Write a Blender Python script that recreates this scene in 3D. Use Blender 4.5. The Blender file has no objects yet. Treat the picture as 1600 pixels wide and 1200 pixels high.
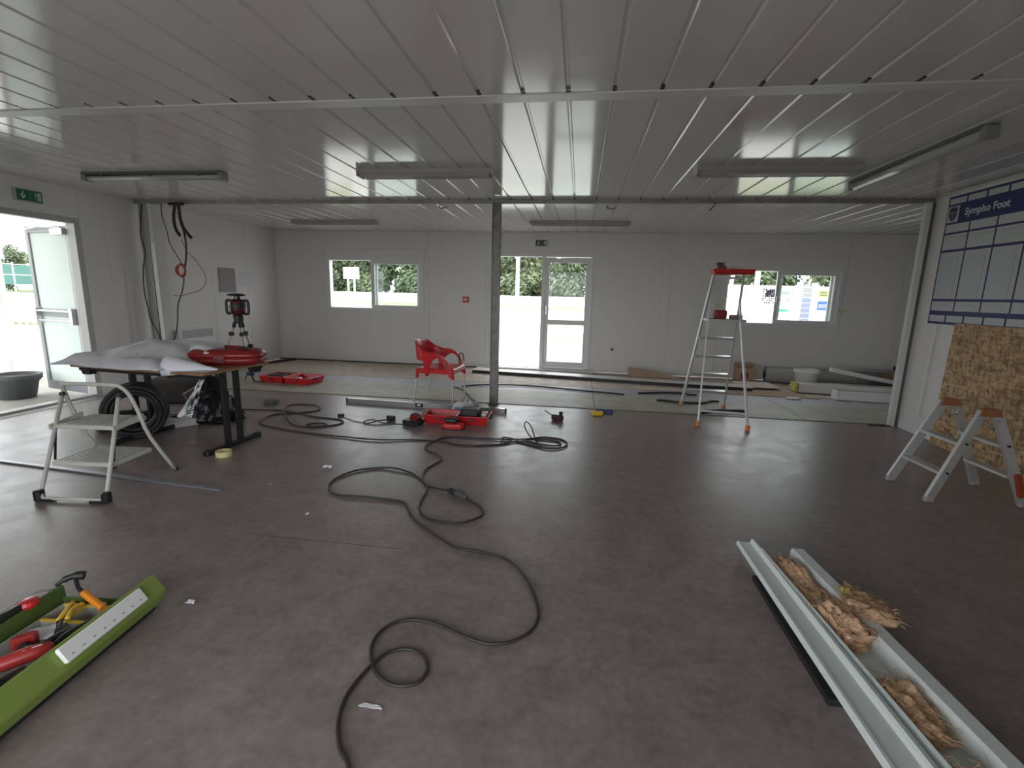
import bpy, math, random
from mathutils import Vector, Matrix, noise
random.seed(7)
R = math.radians
S = bpy.context.scene
COL = S.collection

# ------------------------------------------------------------------ camera
def setup_camera():
    yaw, pitch, roll, f, h = -.1346, -.1858, .0245, 750.34, 1.401
    cy, sy, cp, sp, cr, sr = math.cos(yaw), math.sin(yaw), math.cos(pitch), math.sin(pitch), math.cos(roll), math.sin(roll)
    fw = Vector((sy * cp, cy * cp, sp)); rt = Vector((cy, -sy, 0)); up = rt.cross(fw)
    r = cr * rt + sr * up; u = -sr * rt + cr * up
    m = Matrix(((r.x, u.x, -fw.x, 0), (r.y, u.y, -fw.y, 0), (r.z, u.z, -fw.z, h), (0, 0, 0, 1)))
    cam = bpy.data.cameras.new('camera'); cam.sensor_width = 36; cam.lens = f / 1600 * 36
    cam.clip_start = .05; cam.clip_end = 500
    o = bpy.data.objects.new('camera', cam); COL.objects.link(o); o.matrix_world = m
    S.camera = o
setup_camera()

# ------------------------------------------------------------------ sky, exposure
W = bpy.data.worlds.new('sky'); S.world = W; W.use_nodes = True
bg = W.node_tree.nodes['Background']
bg.inputs[0].default_value = (.93, .97, 1, 1); bg.inputs[1].default_value = 1.0
S.view_settings.view_transform = 'Standard'; S.view_settings.look = 'None'
S.view_settings.gamma = 1; S.view_settings.use_curve_mapping = False
S.view_settings.exposure = 2.35
S.cycles.diffuse_bounces = 8; S.cycles.max_bounces = 14; S.cycles.transparent_max_bounces = 12
S.cycles.sample_clamp_indirect = 6

def portal(loc, sx, sz, rot):
    l = bpy.data.lights.new('window_portal', 'AREA'); l.shape = 'RECTANGLE'; l.size = sx; l.size_y = sz
    l.cycles.is_portal = True
    o = bpy.data.objects.new('window_portal', l); COL.objects.link(o); o.location = loc; o.rotation_euler = rot
YB = 8.97; XL = -5.95; XR = 3.70; XE = 6.05; YF = -.38; H = 2.5
portal((-.72, YB + .14, 1.05), 1.9, 2.1, (R(-90), 0, 0))
portal((-3.9, YB + .14, 1.5), 1.95, 1.0, (R(-90), 0, 0))
portal((3.42, YB + .14, 1.45), 1.85, 1.0, (R(-90), 0, 0))
portal((XL - .14, 4.27, 1.06), 2.12, 1.7, (0, R(-90), 0))
portal((-1.4, YF - .14, 1.14), 4.0, 2.28, (R(90), 0, 0))

# ------------------------------------------------------------------ materials
def node_mat(name):
    m = bpy.data.materials.new(name); m.use_nodes = True
    return m, m.node_tree, m.node_tree.nodes['Principled BSDF']
MATS = {}
def M(name, col=(.5, .5, .5), rough=.5, metal=0., spec=.5, var=0., vscale=8., bump=0., bscale=60., trans=0.):
    if name in MATS: return MATS[name]
    m, t, b = node_mat(name)
    b.inputs['Base Color'].default_value = (*col, 1); b.inputs['Roughness'].default_value = rough
    b.inputs['Metallic'].default_value = metal; b.inputs['Specular IOR Level'].default_value = spec
    if trans: b.inputs['Subsurface Weight'].default_value = trans
    L = t.links
    tc = t.nodes.new('ShaderNodeTexCoord')
    if var:
        n = t.nodes.new('ShaderNodeTexNoise'); n.inputs['Scale'].default_value = vscale; n.inputs['Detail'].default_value = 5
        r = t.nodes.new('ShaderNodeValToRGB')
        r.color_ramp.elements[0].position = .3; r.color_ramp.elements[1].position = .7
        r.color_ramp.elements[0].color = (*[max(0, c * (1 - var)) for c in col], 1)
        r.color_ramp.elements[1].color = (*[min(1, c * (1 + var)) for c in col], 1)
        L.new(tc.outputs['Object'], n.inputs['Vector']); L.new(n.outputs['Fac'], r.inputs[0]); L.new(r.outputs[0], b.inputs['Base Color'])
    if bump:
        n2 = t.nodes.new('ShaderNodeTexNoise'); n2.inputs['Scale'].default_value = bscale; n2.inputs['Detail'].default_value = 4
        bp = t.nodes.new('ShaderNodeBump'); bp.inputs['Strength'].default_value = bump; bp.inputs['Distance'].default_value = .01
        L.new(tc.outputs['Object'], n2.inputs['Vector']); L.new(n2.outputs['Fac'], bp.inputs['Height']); L.new(bp.outputs[0], b.inputs['Normal'])
    MATS[name] = m
    return m

def floor_mat():
    m, t, b = node_mat('vinyl_floor'); L = t.links; N = t.nodes.new
    tc = N('ShaderNodeTexCoord')
    n1 = N('ShaderNodeTexNoise'); n1.inputs['Scale'].default_value = 5.5; n1.inputs['Detail'].default_value = 10; n1.inputs['Roughness'].default_value = .7
    n2 = N('ShaderNodeTexNoise'); n2.inputs['Scale'].default_value = 26; n2.inputs['Detail'].default_value = 6
    mx = N('ShaderNodeMix'); mx.data_type = 'FLOAT'; mx.inputs[0].default_value = .35
    r = N('ShaderNodeValToRGB'); e = r.color_ramp.elements
    e[0].position = .30; e[0].color = (.17, .138, .132, 1); e[1].position = .72; e[1].color = (.37, .31, .295, 1)
    L.new(tc.outputs['Object'], n1.inputs['Vector']); L.new(tc.outputs['Object'], n2.inputs['Vector'])
    L.new(n1.outputs['Fac'], mx.inputs[2]); L.new(n2.outputs['Fac'], mx.inputs[3]); L.new(mx.outputs[0], r.inputs[0])
    L.new(r.outputs[0], b.inputs['Base Color'])
    rr = N('ShaderNodeMapRange'); rr.inputs[1].default_value = .3; rr.inputs[2].default_value = .7; rr.inputs[3].default_value = .29; rr.inputs[4].default_value = .42
    L.new(n1.outputs['Fac'], rr.inputs[0]); L.new(rr.outputs[0], b.inputs['Roughness'])
    bp = N('ShaderNodeBump'); bp.inputs['Strength'].default_value = .12; bp.inputs['Distance'].default_value = .004
    L.new(n2.outputs['Fac'], bp.inputs['Height']); L.new(bp.outputs[0], b.inputs['Normal'])
    return m
def osb_mat():
    m, t, b = node_mat('osb'); L = t.links; N = t.nodes.new
    tc = N('ShaderNodeTexCoord')
    nz = N('ShaderNodeTexNoise'); nz.inputs['Scale'].default_value = 7; nz.inputs['Detail'].default_value = 2
    va = N('ShaderNodeVectorMath'); va.operation = 'MULTIPLY_ADD'; va.inputs[1].default_value = (.05, .05, .05)
    mp = N('ShaderNodeMapping'); mp.inputs['Scale'].default_value = (34, 17, 46); mp.inputs['Rotation'].default_value = (.5, 0, 0)
    v = N('ShaderNodeTexVoronoi'); v.inputs['Scale'].default_value = 1
    mp2 = N('ShaderNodeMapping'); mp2.inputs['Scale'].default_value = (34, 46, 17); mp2.inputs['Rotation'].default_value = (-.6, 0, 0)
    v2 = N('ShaderNodeTexVoronoi'); v2.inputs['Scale'].default_value = 1
    L.new(tc.outputs['Object'], nz.inputs['Vector']); L.new(nz.outputs['Color'], va.inputs[0]); L.new(tc.outputs['Object'], va.inputs[2])
    L.new(va.outputs[0], mp.inputs['Vector']); L.new(va.outputs[0], mp2.inputs['Vector'])
    L.new(mp.outputs[0], v.inputs['Vector']); L.new(mp2.outputs[0], v2.inputs['Vector'])
    mx = N('ShaderNodeMix'); mx.data_type = 'RGBA'; mx.inputs[0].default_value = .5
    L.new(v.outputs['Color'], mx.inputs[6]); L.new(v2.outputs['Color'], mx.inputs[7])
    bw = N('ShaderNodeRGBToBW'); L.new(mx.outputs[2], bw.inputs[0])
    r = N('ShaderNodeValToRGB'); e = r.color_ramp.elements
    e[0].position = .2; e[0].color = (.18, .10, .045, 1); e[1].position = .8; e[1].color = (.60, .42, .24, 1)
    x = e.new(.5); x.color = (.42, .27, .135, 1)
    L.new(bw.outputs[0], r.inputs[0]); L.new(r.outputs[0], b.inputs['Base Color'])
    b.inputs['Roughness'].default_value = .6
    return m
def glass_mat(name='glass', tint=(.95, .975, .968)):
    m = bpy.data.materials.new(name); m.use_nodes = True; t = m.node_tree; t.nodes.clear(); N = t.nodes.new
    o = N('ShaderNodeOutputMaterial'); tr = N('ShaderNodeBsdfTransparent'); tr.inputs[0].default_value = (*tint, 1)
    g = N('ShaderNodeBsdfGlossy'); g.inputs['Roughness'].default_value = .02
    mx = N('ShaderNodeMixShader'); fr = N('ShaderNodeFresnel'); fr.inputs[0].default_value = 1.3
    t.links.new(fr.outputs[0], mx.inputs[0]); t.links.new(tr.outputs[0], mx.inputs[1]); t.links.new(g.outputs[0], mx.inputs[2]); t.links.new(mx.outputs[0], o.inputs[0])
    return m
def frosted_mat():
    m = bpy.data.materials.new('frosted_pane'); m.use_nodes = True; t = m.node_tree; t.nodes.clear(); N = t.nodes.new
    o = N('ShaderNodeOutputMaterial'); tr = N('ShaderNodeBsdfTranslucent'); tr.inputs[0].default_value = (.85, .9, .88, 1)
    g = N('ShaderNodeBsdfDiffuse'); g.inputs[0].default_value = (.8, .85, .83, 1)
    mx = N('ShaderNodeMixShader'); mx.inputs[0].default_value = .5
    t.links.new(tr.outputs[0], mx.inputs[1]); t.links.new(g.outputs[0], mx.inputs[2]); t.links.new(mx.outputs[0], o.inputs[0])
    return m
FLOOR = floor_mat(); OSB = osb_mat(); GLASS = glass_mat(); FROST = frosted_mat(); CLEARG = glass_mat('clear_glass', (.98, .985, .98))
CLEAR = glass_mat('clear_plastic', (.9, .9, .88))
WALL = M('wall_white', (.72, .70, .68), .45, spec=.4)
CEIL = M('ceiling_lacquer', (.62, .605, .59), .11, spec=.5, bump=.015, bscale=3)
PVC = M('white_pvc', (.74, .74, .74), .35)
TRIMW = M('white_sheet', (.68, .68, .67), .35)
STEEL = M('galvanised', (.20, .19, .185), .5, .4, var=.25, vscale=14)
DSTEEL = M('dark_steel', (.03, .03, .03), .5, .3)
BEAMM = M('beam_grey', (.34, .33, .32), .5, .2, var=.2, vscale=5)
ALU = M('aluminium', (.62, .62, .63), .3, .85)
ALUD = M('matt_aluminium', (.60, .61, .61), .45, .5)
WENAMEL = M('cream_enamel', (.56, .56, .50), .4)
BLACK = M('black_plastic', (.018, .018, .02), .45)
RUBBER = M('black_rubber', (.022, .02, .022), .6)
RED = M('red_plastic', (.60, .022, .028), .32)
DRED = M('dark_red_plastic', (.17, .014, .016), .35)
ORANGE = M('orange_plastic', (.75, .24, .10), .45)
YELLOW = M('yellow_plastic', (.80, .55, .05), .4)
GREEN = M('green_lacquer', (.23, .32, .07), .35, var=.06, vscale=3)
DGREEN = M('dark_green_lacquer', (.10, .16, .04), .4)
PAPER = M('paper', (.70, .70, .74), .8, var=.04, vscale=3)
WPAPER = M('white_paper', (.82, .83, .90), .8)
BLUE = M('poster_blue', (.012, .021, .12), .5)
BOARDW = M('poster_white', (.50, .53, .54), .5)
CARD = M('cardboard', (.40, .285, .20), .85, var=.08, vscale=9)
CARDL = M('pale_cardboard', (.62, .51, .44), .85, var=.06, vscale=6)
WOODTOP = M('table_wood', (.32, .17, .10), .45, var=.18, vscale=6)
WOOL = M('mineral_wool', (.72, .46, .29), .95, var=.35, vscale=38, bump=1., bscale=120)
WOOLY = M('yellow_wool', (.60, .52, .16), .95, var=.25, vscale=30, bump=.8, bscale=80)
GREENISH = M('subfloor_board', (.40, .375, .31), .55, var=.14, vscale=4)
LILAC = M('grey_membrane', (.40, .39, .42), .5, var=.1, vscale=5)
CHIP = M('chipboard_floor', (.46, .39, .33), .7, var=.22, vscale=7)
PROFW = M('profile_white', (.72, .78, .77), .35, var=.03, vscale=6)
BAG = M('bin_bag', (.010, .010, .013), .33, spec=.35, bump=.6, bscale=14)
CONCR = M('terrace_concrete', (.42, .40, .36), .85, var=.12, vscale=2)
CLIGHT = M('light_concrete', (.45, .44, .42), .85, var=.05, vscale=1)
GRASS = M('grass', (.235, .25, .15), .9, var=.12, vscale=.3)
LEAF = M('leaves', (.115, .15, .08), .6, var=.35, vscale=.7)
LEAFL = M('light_leaves', (.20, .235, .13), .6, var=.35, vscale=.7)
BARK = M('bark', (.12, .10, .08), .9)
WPAINT = M('white_paint', (.86, .86, .86), .5)
NET = M('green_net', (.09, .20, .18), .7)
TAPEY = M('masking_tape', (.72, .66, .34), .6)
SIGNG = M('exit_green', (.01, .13, .07), .4)
SIGND = M('sign_dark_green', (.012, .03, .022), .4)

# ------------------------------------------------------------------ mesh builder
class MB:
    def __init__(s): s.v = []; s.f = []
    def add(s, vs, fs, mtx=None):
        n = len(s.v)
        s.v += [tuple(mtx @ Vector(p)) if mtx else tuple(p) for p in vs]
        s.f += [tuple(i + n for i in f) for f in fs]
        return s
    def box(s, x0, y0, z0, x1, y1, z1, mtx=None):
        v = [(x0, y0, z0), (x1, y0, z0), (x1, y1, z0), (x0, y1, z0), (x0, y0, z1), (x1, y0, z1), (x1, y1, z1), (x0, y1, z1)]
        return s.add(v, [(0, 3, 2, 1), (4, 5, 6, 7), (0, 1, 5, 4), (1, 2, 6, 5), (2, 3, 7, 6), (3, 0, 4, 7)], mtx)
    def rbox(s, x0, y0, z0, x1, y1, z1, r=.01, mtx=None):       # box with all four vertical edges and the top rim chamfered
        r = min(r, (x1 - x0) * .45, (y1 - y0) * .45, (z1 - z0) * .45)
        def ring(i, z): return [(x0 + r + i, y0 + i, z), (x1 - r - i, y0 + i, z), (x1 - i, y0 + r + i, z), (x1 - i, y1 - r - i, z), (x1 - r - i, y1 - i, z), (x0 + r + i, y1 - i, z), (x0 + i, y1 - r - i, z), (x0 + i, y0 + r + i, z)]
        h = r * .6
        rs = [ring(h, z0), ring(0, z0 + h), ring(0, z1 - h), ring(h, z1)]
        return s.loft(rs, True, mtx)
    def loft(s, rings, cap=True, mtx=None, closed=True):
        n = len(rings[0]); vs = [p for r in rings for p in r]; fs = []
        for k in range(len(rings) - 1):
            for i in range(n if closed else n - 1):
                j = (i + 1) % n
                fs.append((k * n + i, k * n + j, (k + 1) * n + j, (k + 1) * n + i))
        if cap: fs.append(tuple(reversed(range(n)))); fs.append(tuple((len(rings) - 1) * n + i for i in range(n)))
        return s.add(vs, fs, mtx)
    def prism(s, poly, a, b, axis='y', mtx=None):              # poly in the two other axes, extruded along axis from a to b
        def P(p, t):
            if axis == 'y': return (p[0], t, p[1])
            if axis == 'x': return (t, p[0], p[1])
            return (p[0], p[1], t)
        return s.loft([[P(p, a) for p in poly], [P(p, b) for p in poly]], True, mtx)
    def tube(s, path, r, seg=8, flat=1., closed=False, cap=True):
        pts = [Vector(p) for p in path]; n = len(pts); rings = []; up = None
        for i, p in enumerate(pts):
            a = pts[(i - 1) % n] if closed or i else p; b = pts[(i + 1) % n] if closed or i < n - 1 else p
            t = (b - a); t = t.normalized() if t.length > 1e-9 else Vector((0, 0, 1))
            if up is None:
                up = Vector((0, 0, 1)) if abs(t.z) < .9 else Vector((1, 0, 0))
            sd = t.cross(up)
            if sd.length < 1e-6: sd = t.orthogonal()
            sd.normalize(); up = sd.cross(t).normalized()
            rr = r[i] if isinstance(r, (list, tuple)) else r
            rings.append([tuple(p + sd * math.cos(q) * rr + up * math.sin(q) * rr * flat) for q in [2 * math.pi * (k + .5) / seg for k in range(seg)]])
        if closed: rings.append(rings[0]); cap = False
        return s.loft(rings, cap)
    def bar(s, a, b, w, h=None):                               # rectangular bar from a to b
        h = h or w; a, b = Vector(a), Vector(b); t = (b - a).normalized()
        up = Vector((0, 0, 1)) if abs(t.z) < .95 else Vector((0, 1, 0))
        sd = t.cross(up).normalized(); up = sd.cross(t)
        rs = [[tuple(p + sd * i * w / 2 + up * j * h / 2) for i, j in ((-1, -1), (1, -1), (1, 1), (-1, 1))] for p in (a, b)]
        return s.loft(rs)
    def lathe(s, prof, seg=20, mtx=None, cap=True):
        return s.loft([[(r * math.cos(2 * math.pi * k / seg), r * math.sin(2 * math.pi * k / seg), z) for k in range(seg)] for r, z in prof], cap, mtx)
    def grid(s, f, nu, nv, mtx=None):
        vs = [f(i / nu, j / nv) for i in range(nu + 1) for j in range(nv + 1)]
        return s.add(vs, [(i * (nv + 1) + j, (i + 1) * (nv + 1) + j, (i + 1) * (nv + 1) + j + 1, i * (nv + 1) + j + 1) for i in range(nu) for j in range(nv)], mtx)
    def mesh(s, name, mat, smooth=False):
        me = bpy.data.meshes.new(name); me.from_pydata(s.v, [], s.f); me.materials.append(mat)
        if smooth: me.polygons.foreach_set('use_smooth', [True] * len(me.polygons))
        me.update(); return me
    def build(s, name, mat, parent=None, smooth=False, bevel=0, solid=0, sub=0, loc=None, rz=0):
        me = s.mesh(name, mat, smooth)
        o = bpy.data.objects.new(name, me); COL.objects.link(o)
        if parent: o.parent = parent
        if loc: o.location = loc
        if rz: o.rotation_euler.z = rz
        if solid: d = o.modifiers.new('s', 'SOLIDIFY'); d.thickness = solid; d.offset = 0
        if bevel: d = o.modifiers.new('b', 'BEVEL'); d.width = bevel; d.segments = 2; d.limit_method = 'ANGLE'
        if sub: d = o.modifiers.new('d', 'SUBSURF'); d.levels = sub; d.render_levels = sub
        return o
def place(name, me, parent=None, loc=(0, 0, 0), rot=(0, 0, 0)):
    o = bpy.data.objects.new(name, me); COL.objects.link(o); o.parent = parent; o.location = loc; o.rotation_euler = rot
    return o
def tag(o, label=None, cat=None, group=None, kind=None):
    if label: o['label'] = label
    if cat: o['category'] = cat
    if group: o['group'] = group
    if kind: o['kind'] = kind
    return o
def thing(name, label, cat, loc=(0, 0, 0), rz=0, group=None, rot=None):
    o = bpy.data.objects.new(name, None); COL.objects.link(o); o.location = loc; o.rotation_euler = rot or (0, 0, rz); o.empty_display_size = .05
    return tag(o, label, cat, group)
def text(name, body, size, mat, parent, loc, rot, bold=0., ital=0., ext=.0005, align='LEFT'):
    c = bpy.data.curves.new(name, 'FONT'); c.body = body; c.size = size; c.extrude = ext; c.offset = bold; c.shear = ital; c.align_x = align
    o = bpy.data.objects.new(name + '_curve', c); COL.objects.link(o)
    dg = bpy.context.evaluated_depsgraph_get(); me = bpy.data.meshes.new_from_object(o.evaluated_get(dg))
    bpy.data.objects.remove(o); me.materials.clear(); me.materials.append(mat)
    return place(name, me, parent, loc, rot)
def smooth_path(pts, sub=5, closed=False):
    P = [Vector(p) for p in pts]; n = len(P); out = []
    for i in range(n if closed else n - 1):
        g = (lambda k: P[k % n]) if closed else (lambda k: P[max(0, min(n - 1, k))])
        p0, p1, p2, p3 = g(i - 1), g(i), g(i + 1), g(i + 2)
        for k in range(sub):
            t = k / sub
            out.append(.5 * ((2 * p1) + (p2 - p0) * t + (2 * p0 - 5 * p1 + 4 * p2 - p3) * t * t + (3 * p1 - p0 - 3 * p2 + p3) * t ** 3))
    if not closed: out.append(P[-1])
    return out
def struct(o): o['kind'] = 'structure'; return o

# ------------------------------------------------------------------ floor
fl = MB().box(XL, YF, -.06, XR + .1, 5.96, 0).build('floor', FLOOR); struct(fl)
MB().box(-1.85, 2.335, -.0005, -.9, 2.337, .0006).build('floor_joint', DSTEEL, fl)
# subfloor of the far bay, laid bare
sf = MB().box(XL, 5.96, -.08, XE, YB, -.022).build('floor', M('under_floor', (.2, .17, .14), .8)); struct(sf)
def slab(poly, z0, z1, name, mat, parent): return MB().prism(poly, z0, z1, 'z').build(name, mat, parent)
xs = [XL, -4.75, -2.25, .25, 2.75, 5.2, XE]
for a, b in zip(xs[:-1], xs[1:]):
    g = .004
    slab([(a + g, 6.02), (b - g, 6.02), (b - g, 6.92), (a + g, 6.92)], -.022, -.002, 'floor_board', GREENISH, sf)
    slab([(a + g, 6.93), (b - g, 6.93), (b - g, 7.42), (a + g, 7.42)], -.022, -.004, 'membrane_strip', LILAC, sf)
    slab([(a + g, 7.43), (b - g, 7.43), (b - g, YB), (a + g, YB)], -.022, -.002, 'chipboard_panel', CHIP, sf)
e = MB().box(XL, 5.955, -.03, XR, 5.975, .006).box(XL, 5.995, -.03, XR, 6.012, .003)
struct(e.build('trim_1', M('edge_trim', (.20, .17, .12), .6, var=.4, vscale=6)))

# ------------------------------------------------------------------ ceiling
ce = MB().box(XL - .13, -3.1, 2.53, XE + .13, YB + .13, 2.6).build('ceiling', TRIMW); struct(ce)
pm = MB().prism([(-.125, 2.509), (-.1195, 2.509), (-.1115, 2.5), (.1115, 2.5), (.1195, 2.509), (.125, 2.509), (.125, 2.53), (-.125, 2.53)], 0, 2.998, 'y').mesh('ceiling_panel', CEIL)
sm = MB()
X0 = -.37
for row, y0 in enumerate((-3.03, -.03, 2.97, 5.97)):
    for k in range(-23, 26):
        xc = X0 + (k + .5) * .25
        if xc < XL - .10 or (row < 3 and xc > XR + .1) or xc > XE + .10: continue
        place('ceiling_panel', pm, ce, (xc, y0, 0))
for k in range(-22, 17):
    x = X0 + k * .25
    for y in (2.915, 5.955):
        sm.box(x - .011, y - .05, 2.5005, x + .011, y, 2.5085)
for k in range(-22, 26):
    x = X0 + k * .25; sm.box(x - .011, YB - .03, 2.5005, x + .011, YB - .001, 2.5085)
o = sm.build('panel_joint_gap', BLACK, ce); o['kind'] = 'stuff'
struct(MB().prism([(2.915, 2.5), (2.92, 2.494), (3.02, 2.494), (3.025, 2.5)], XL, XR, 'x').build('trim_2', TRIMW))
bm = MB().box(XL, 5.955, 2.455, XR, 5.985, 2.503)
struct(bm.build('trim_3', BEAMM))
struct(MB().box(XL, YB - .012, 2.478, XE, YB, 2.5).build('trim_4', TRIMW))

# ------------------------------------------------------------------ walls, in separate panels with fine joints
def panel_wall(name, axis, plane, back, joints, holes, z0=0, z1=2.529):
    """holes: (a0, a1, z0, z1); each panel is a child; the core slab behind carries them"""
    def cells(a, b):
        cut = sorted({a, b} | {max(a, min(b, q)) for h in holes for q in h[:2]})
        for p, q in zip(cut[:-1], cut[1:]):
            if q - p < 1e-4: continue
            m = (p + q) / 2; zs = [(z0, z1)]
            for h in holes:
                if h[0] < m < h[1]:
                    zs = [(z0, h[2]), (h[3], z1)]
            for u, w in zs:
                if w - u > 1e-4: yield p, q, u, w
    def put(mb, p, q, u, w, d0, d1):
        if axis == 'x': mb.box(min(d0, d1), p, u, max(d0, d1), q, w)
        else: mb.box(p, min(d0, d1), u, q, max(d0, d1), w)
    sgn = 1 if back > plane else -1
    core = MB()
    for c in cells(joints[0], joints[-1]): put(core, *c, plane + sgn * .008, back)
    w = struct(core.build(name, WALL))
    for a, b in zip(joints[:-1], joints[1:]):
        mb = MB()
        for p, q, u, v in cells(a, b):
            put(mb, p + (.002 if p == a else 0), q - (.002 if q == b else 0), u, v, plane, plane + sgn * .0085)
        mb.build('wall_panel', WALL, w)
    return w
DL0, DL1, DLT = 3.42, 5.13, 2.12
panel_wall('wall_left', 'x', XL, XL - .12, [YF, .6, 1.8, 2.97, 3.36, 5.20, 5.51, 6.36, 7.26, 8.1, YB + .12], [(DL0, DL1, 0, DLT)])
panel_wall('wall_back', 'y', YB, YB + .12, [XL, -4.95, -2.85, -1.75, .25, 1.42, 2.42, 4.42, 5.3, XE], [(-4.87, -2.94, 1.02, 2.0), (-1.66, .21, 0, 2.12), (2.49, 4.37, .96, 1.93)])
panel_wall('wall_right', 'x', XR, XR + .12, [YF, .5, 1.7, 2.9, 4.1, 5.3, 5.96], [])
panel_wall('wall_front', 'y', YF, YF - .12, [XL, -4.6, -3.4, .6, 2.4, XR + .12], [(-3.4, .6, 0, 2.28)])
struct(MB().box(XE, 5.96, 0, XE + .12, YB + .12, 2.529).build('wall_right', WALL))
struct(MB().box(XR + .12, 5.84, 0, XE + .12, 5.96, 2.529).build('wall_front', WALL))
struct(MB().box(1.43, YB - .014, 0, 1.56, YB, 2.48).build('trim_5', WALL))      # joint cover on the back wall
# skirtings
struct(MB().box(XR - .014, YF, 0, XR, 5.9, .085).build('baseboard_right', PVC))
struct(MB().box(XL, 5.25, 0, XL + .012, 5.9, .07).build('baseboard_left', TRIMW))
struct(MB().box(XL, YB - .06, -.002, -1.9, YB, .012).build('baseboard_back', DSTEEL))

# ------------------------------------------------------------------ openings
def rail_frame(mb, a0, a1, z0, z1, w, d0, d1, axis='y'):
    def b(p, q, u, v):
        if axis == 'y': mb.box(p, d0, u, q, d1, v)
        else: mb.box(d0, p, u, d1, q, v)
    b(a0, a0 + w, z0, z1); b(a1 - w, a1, z0, z1); b(a0 + w, a1 - w, z1 - w, z1); b(a0 + w, a1 - w, z0, z0 + w)
    return mb
def pane(a0, a1, z0, z1, y, parent, mat=None, axis='y', name='pane'):
    m = MB()
    if axis == 'y': m.box(a0, y - .003, z0, a1, y + .003, z1)
    else: m.box(y - .003, a0, z0, y + .003, a1, z1)
    return m.build(name, mat or GLASS, parent)
def sliding_window(n, x0, x1, z0, z1, open_to, sash0, sash1, boxtop):
    f = rail_frame(MB(), x0, x1, z0, z1, .045, YB - .022, YB + .10).build('window_%d' % n, PVC, bevel=.004); struct(f)
    for nm, a, b, y in (('sash', sash0, x1 - .05, YB + .0), ('sash', sash0 + .05, x1 - .10, YB + .05)):
        s = rail_frame(MB(), a, b, z0 + .045, z1 - .045, .06, y, y + .035).build(nm, PVC, f, bevel=.003)
        pane(a + .06, b - .06, z0 + .105, z1 - .105, y + .018, s)
    MB().rbox(sash0 + .015, YB - .03, (z0 + z1) / 2 - .09, sash0 + .045, YB - .0, (z0 + z1) / 2 + .03, .006).build('handle', ALUD, f)
    MB().rbox(x0 - .01, YB - .03, z1 + .0, x1 + .03, YB + .01, boxtop, .006).build('shutter_box', WALL, f)
    return f
sliding_window(1, -4.87, -2.94, 1.02, 2.0, -3.9, -4.0, 0, 2.17)
sliding_window(2, 2.49, 4.37, .96, 1.93, 3.4, 3.33, 0, 2.13)

for x, z, w, h in ((4.44, 1.24, .16, .05), (2.40, 1.28, .10, .10)):
    tag(MB().grid(lambda u, v: (x + (u - .5) * w * (1 - .4 * abs(v - .5)), YB - .002 - .006 * math.sin(math.pi * u) * math.sin(math.pi * v), z + (v - .5) * h * (1 - .5 * u)), 6, 4).build('foam_smear', M('foam_yellow', (.62, .58, .40), .8), solid=.002), 'faint yellow foam smear on the back wall %s of right window' % ('right' if x > 4 else 'left'), 'smear')
# back door: left leaf folded away outside, right leaf closed
dr = rail_frame(MB(), -1.66, .21, .0, 2.12, .05, YB - .015, YB + .10).build('door_1', PVC, bevel=.004); struct(dr)
def door_leaf(parent, w, h, mtx, rail=.92, glassmat=GLASS, frame=.085, mat=None):
    lf = MB()
    for b in ((0, 0, frame, h), (w - frame, 0, w, h), (frame, h - frame, w - frame, h), (frame, 0, w - frame, .11), (frame, rail, w - frame, rail + .09)):
        lf.box(b[0], -.022, b[1], b[2], .022, b[3])
    o = lf.build('door_leaf', mat or PVC, parent, bevel=.004); o.matrix_world = mtx
    for z0, z1 in ((.11, rail), (rail + .09, h - frame)):
        pane(frame, w - frame, z0, z1, 0, o, glassmat)
    return o
rl = door_leaf(dr, .83, 2.0, Matrix.Translation((-.66, YB + .03, .055)), .80)
MB().box(-.05, -.05, 0, .012, .03, 2.03).build('meeting_stile', PVC, rl)
hm = MB().rbox(.03, -.045, .98, .06, -.022, 1.14, .006).tube([(.045, -.045, 1.08), (.045, -.07, 1.08), (.12, -.072, 1.075)], .009)
hm.build('handle', ALU, rl)
ll = door_leaf(dr, .83, 2.0, Matrix.Translation((-1.63, YB + .12, .055)) @ Matrix.Rotation(R(146), 4, 'Z'), .80)
struct(MB().prism([(YB - .10, .0), (YB - .10, .035), (YB + .12, .05), (YB + .12, 0)], -1.72, .27, 'x').build('trim_6', ALUD))

# left double door, both leaves opened outwards
dd = rail_frame(MB(), DL0 - .05, DL1 + .05, -.02, DLT + .03, .06, XL - .10, XL + .016, 'x').build('door_2', M('door_frame_grey', (.42, .42, .41), .4), bevel=.004); struct(dd)
a = Vector((-6.03, 5.15, .03)); b_ = Vector((-6.93, 5.36, .03))
ang = math.atan2(b_.y - a.y, b_.x - a.x)
lf = door_leaf(dd, .90, 2.04, Matrix.Translation(a) @ Matrix.Rotation(ang, 4, 'Z'), .95, FROST, .07, M('grey_door_frame', (.24, .24, .26), .4))
pb = MB().tube([(.1, .06, 1.02), (.84, .06, 1.02)], .014).tube([(.1, .06, .90), (.84, .06, .90)], .010).box(.80, .02, .86, .87, .075, 1.06).box(.06, .02, .86, .12, .075, 1.06)
pb.build('push_bar', ALU, lf)
MB().box(.02, .02, 1.93, .26, .08, 2.0).build('door_closer', ALUD, lf)
MB().tube([(.1, .05, 2.01), (.5, .08, 2.03), (.86, .05, 2.0)], .008, 6).build('closer_arm', ALUD, lf)
for z in (.25, 1.0, 1.75): MB().tube([(-.03, 0, z), (-.03, 0, z + .11)], .014).build('hinge', DSTEEL, lf)
lf2 = door_leaf(dd, .84, 2.04, Matrix.Translation((-6.03, 3.40, .03)) @ Matrix.Rotation(R(200), 4, 'Z'), .95, GLASS, .07)
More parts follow.
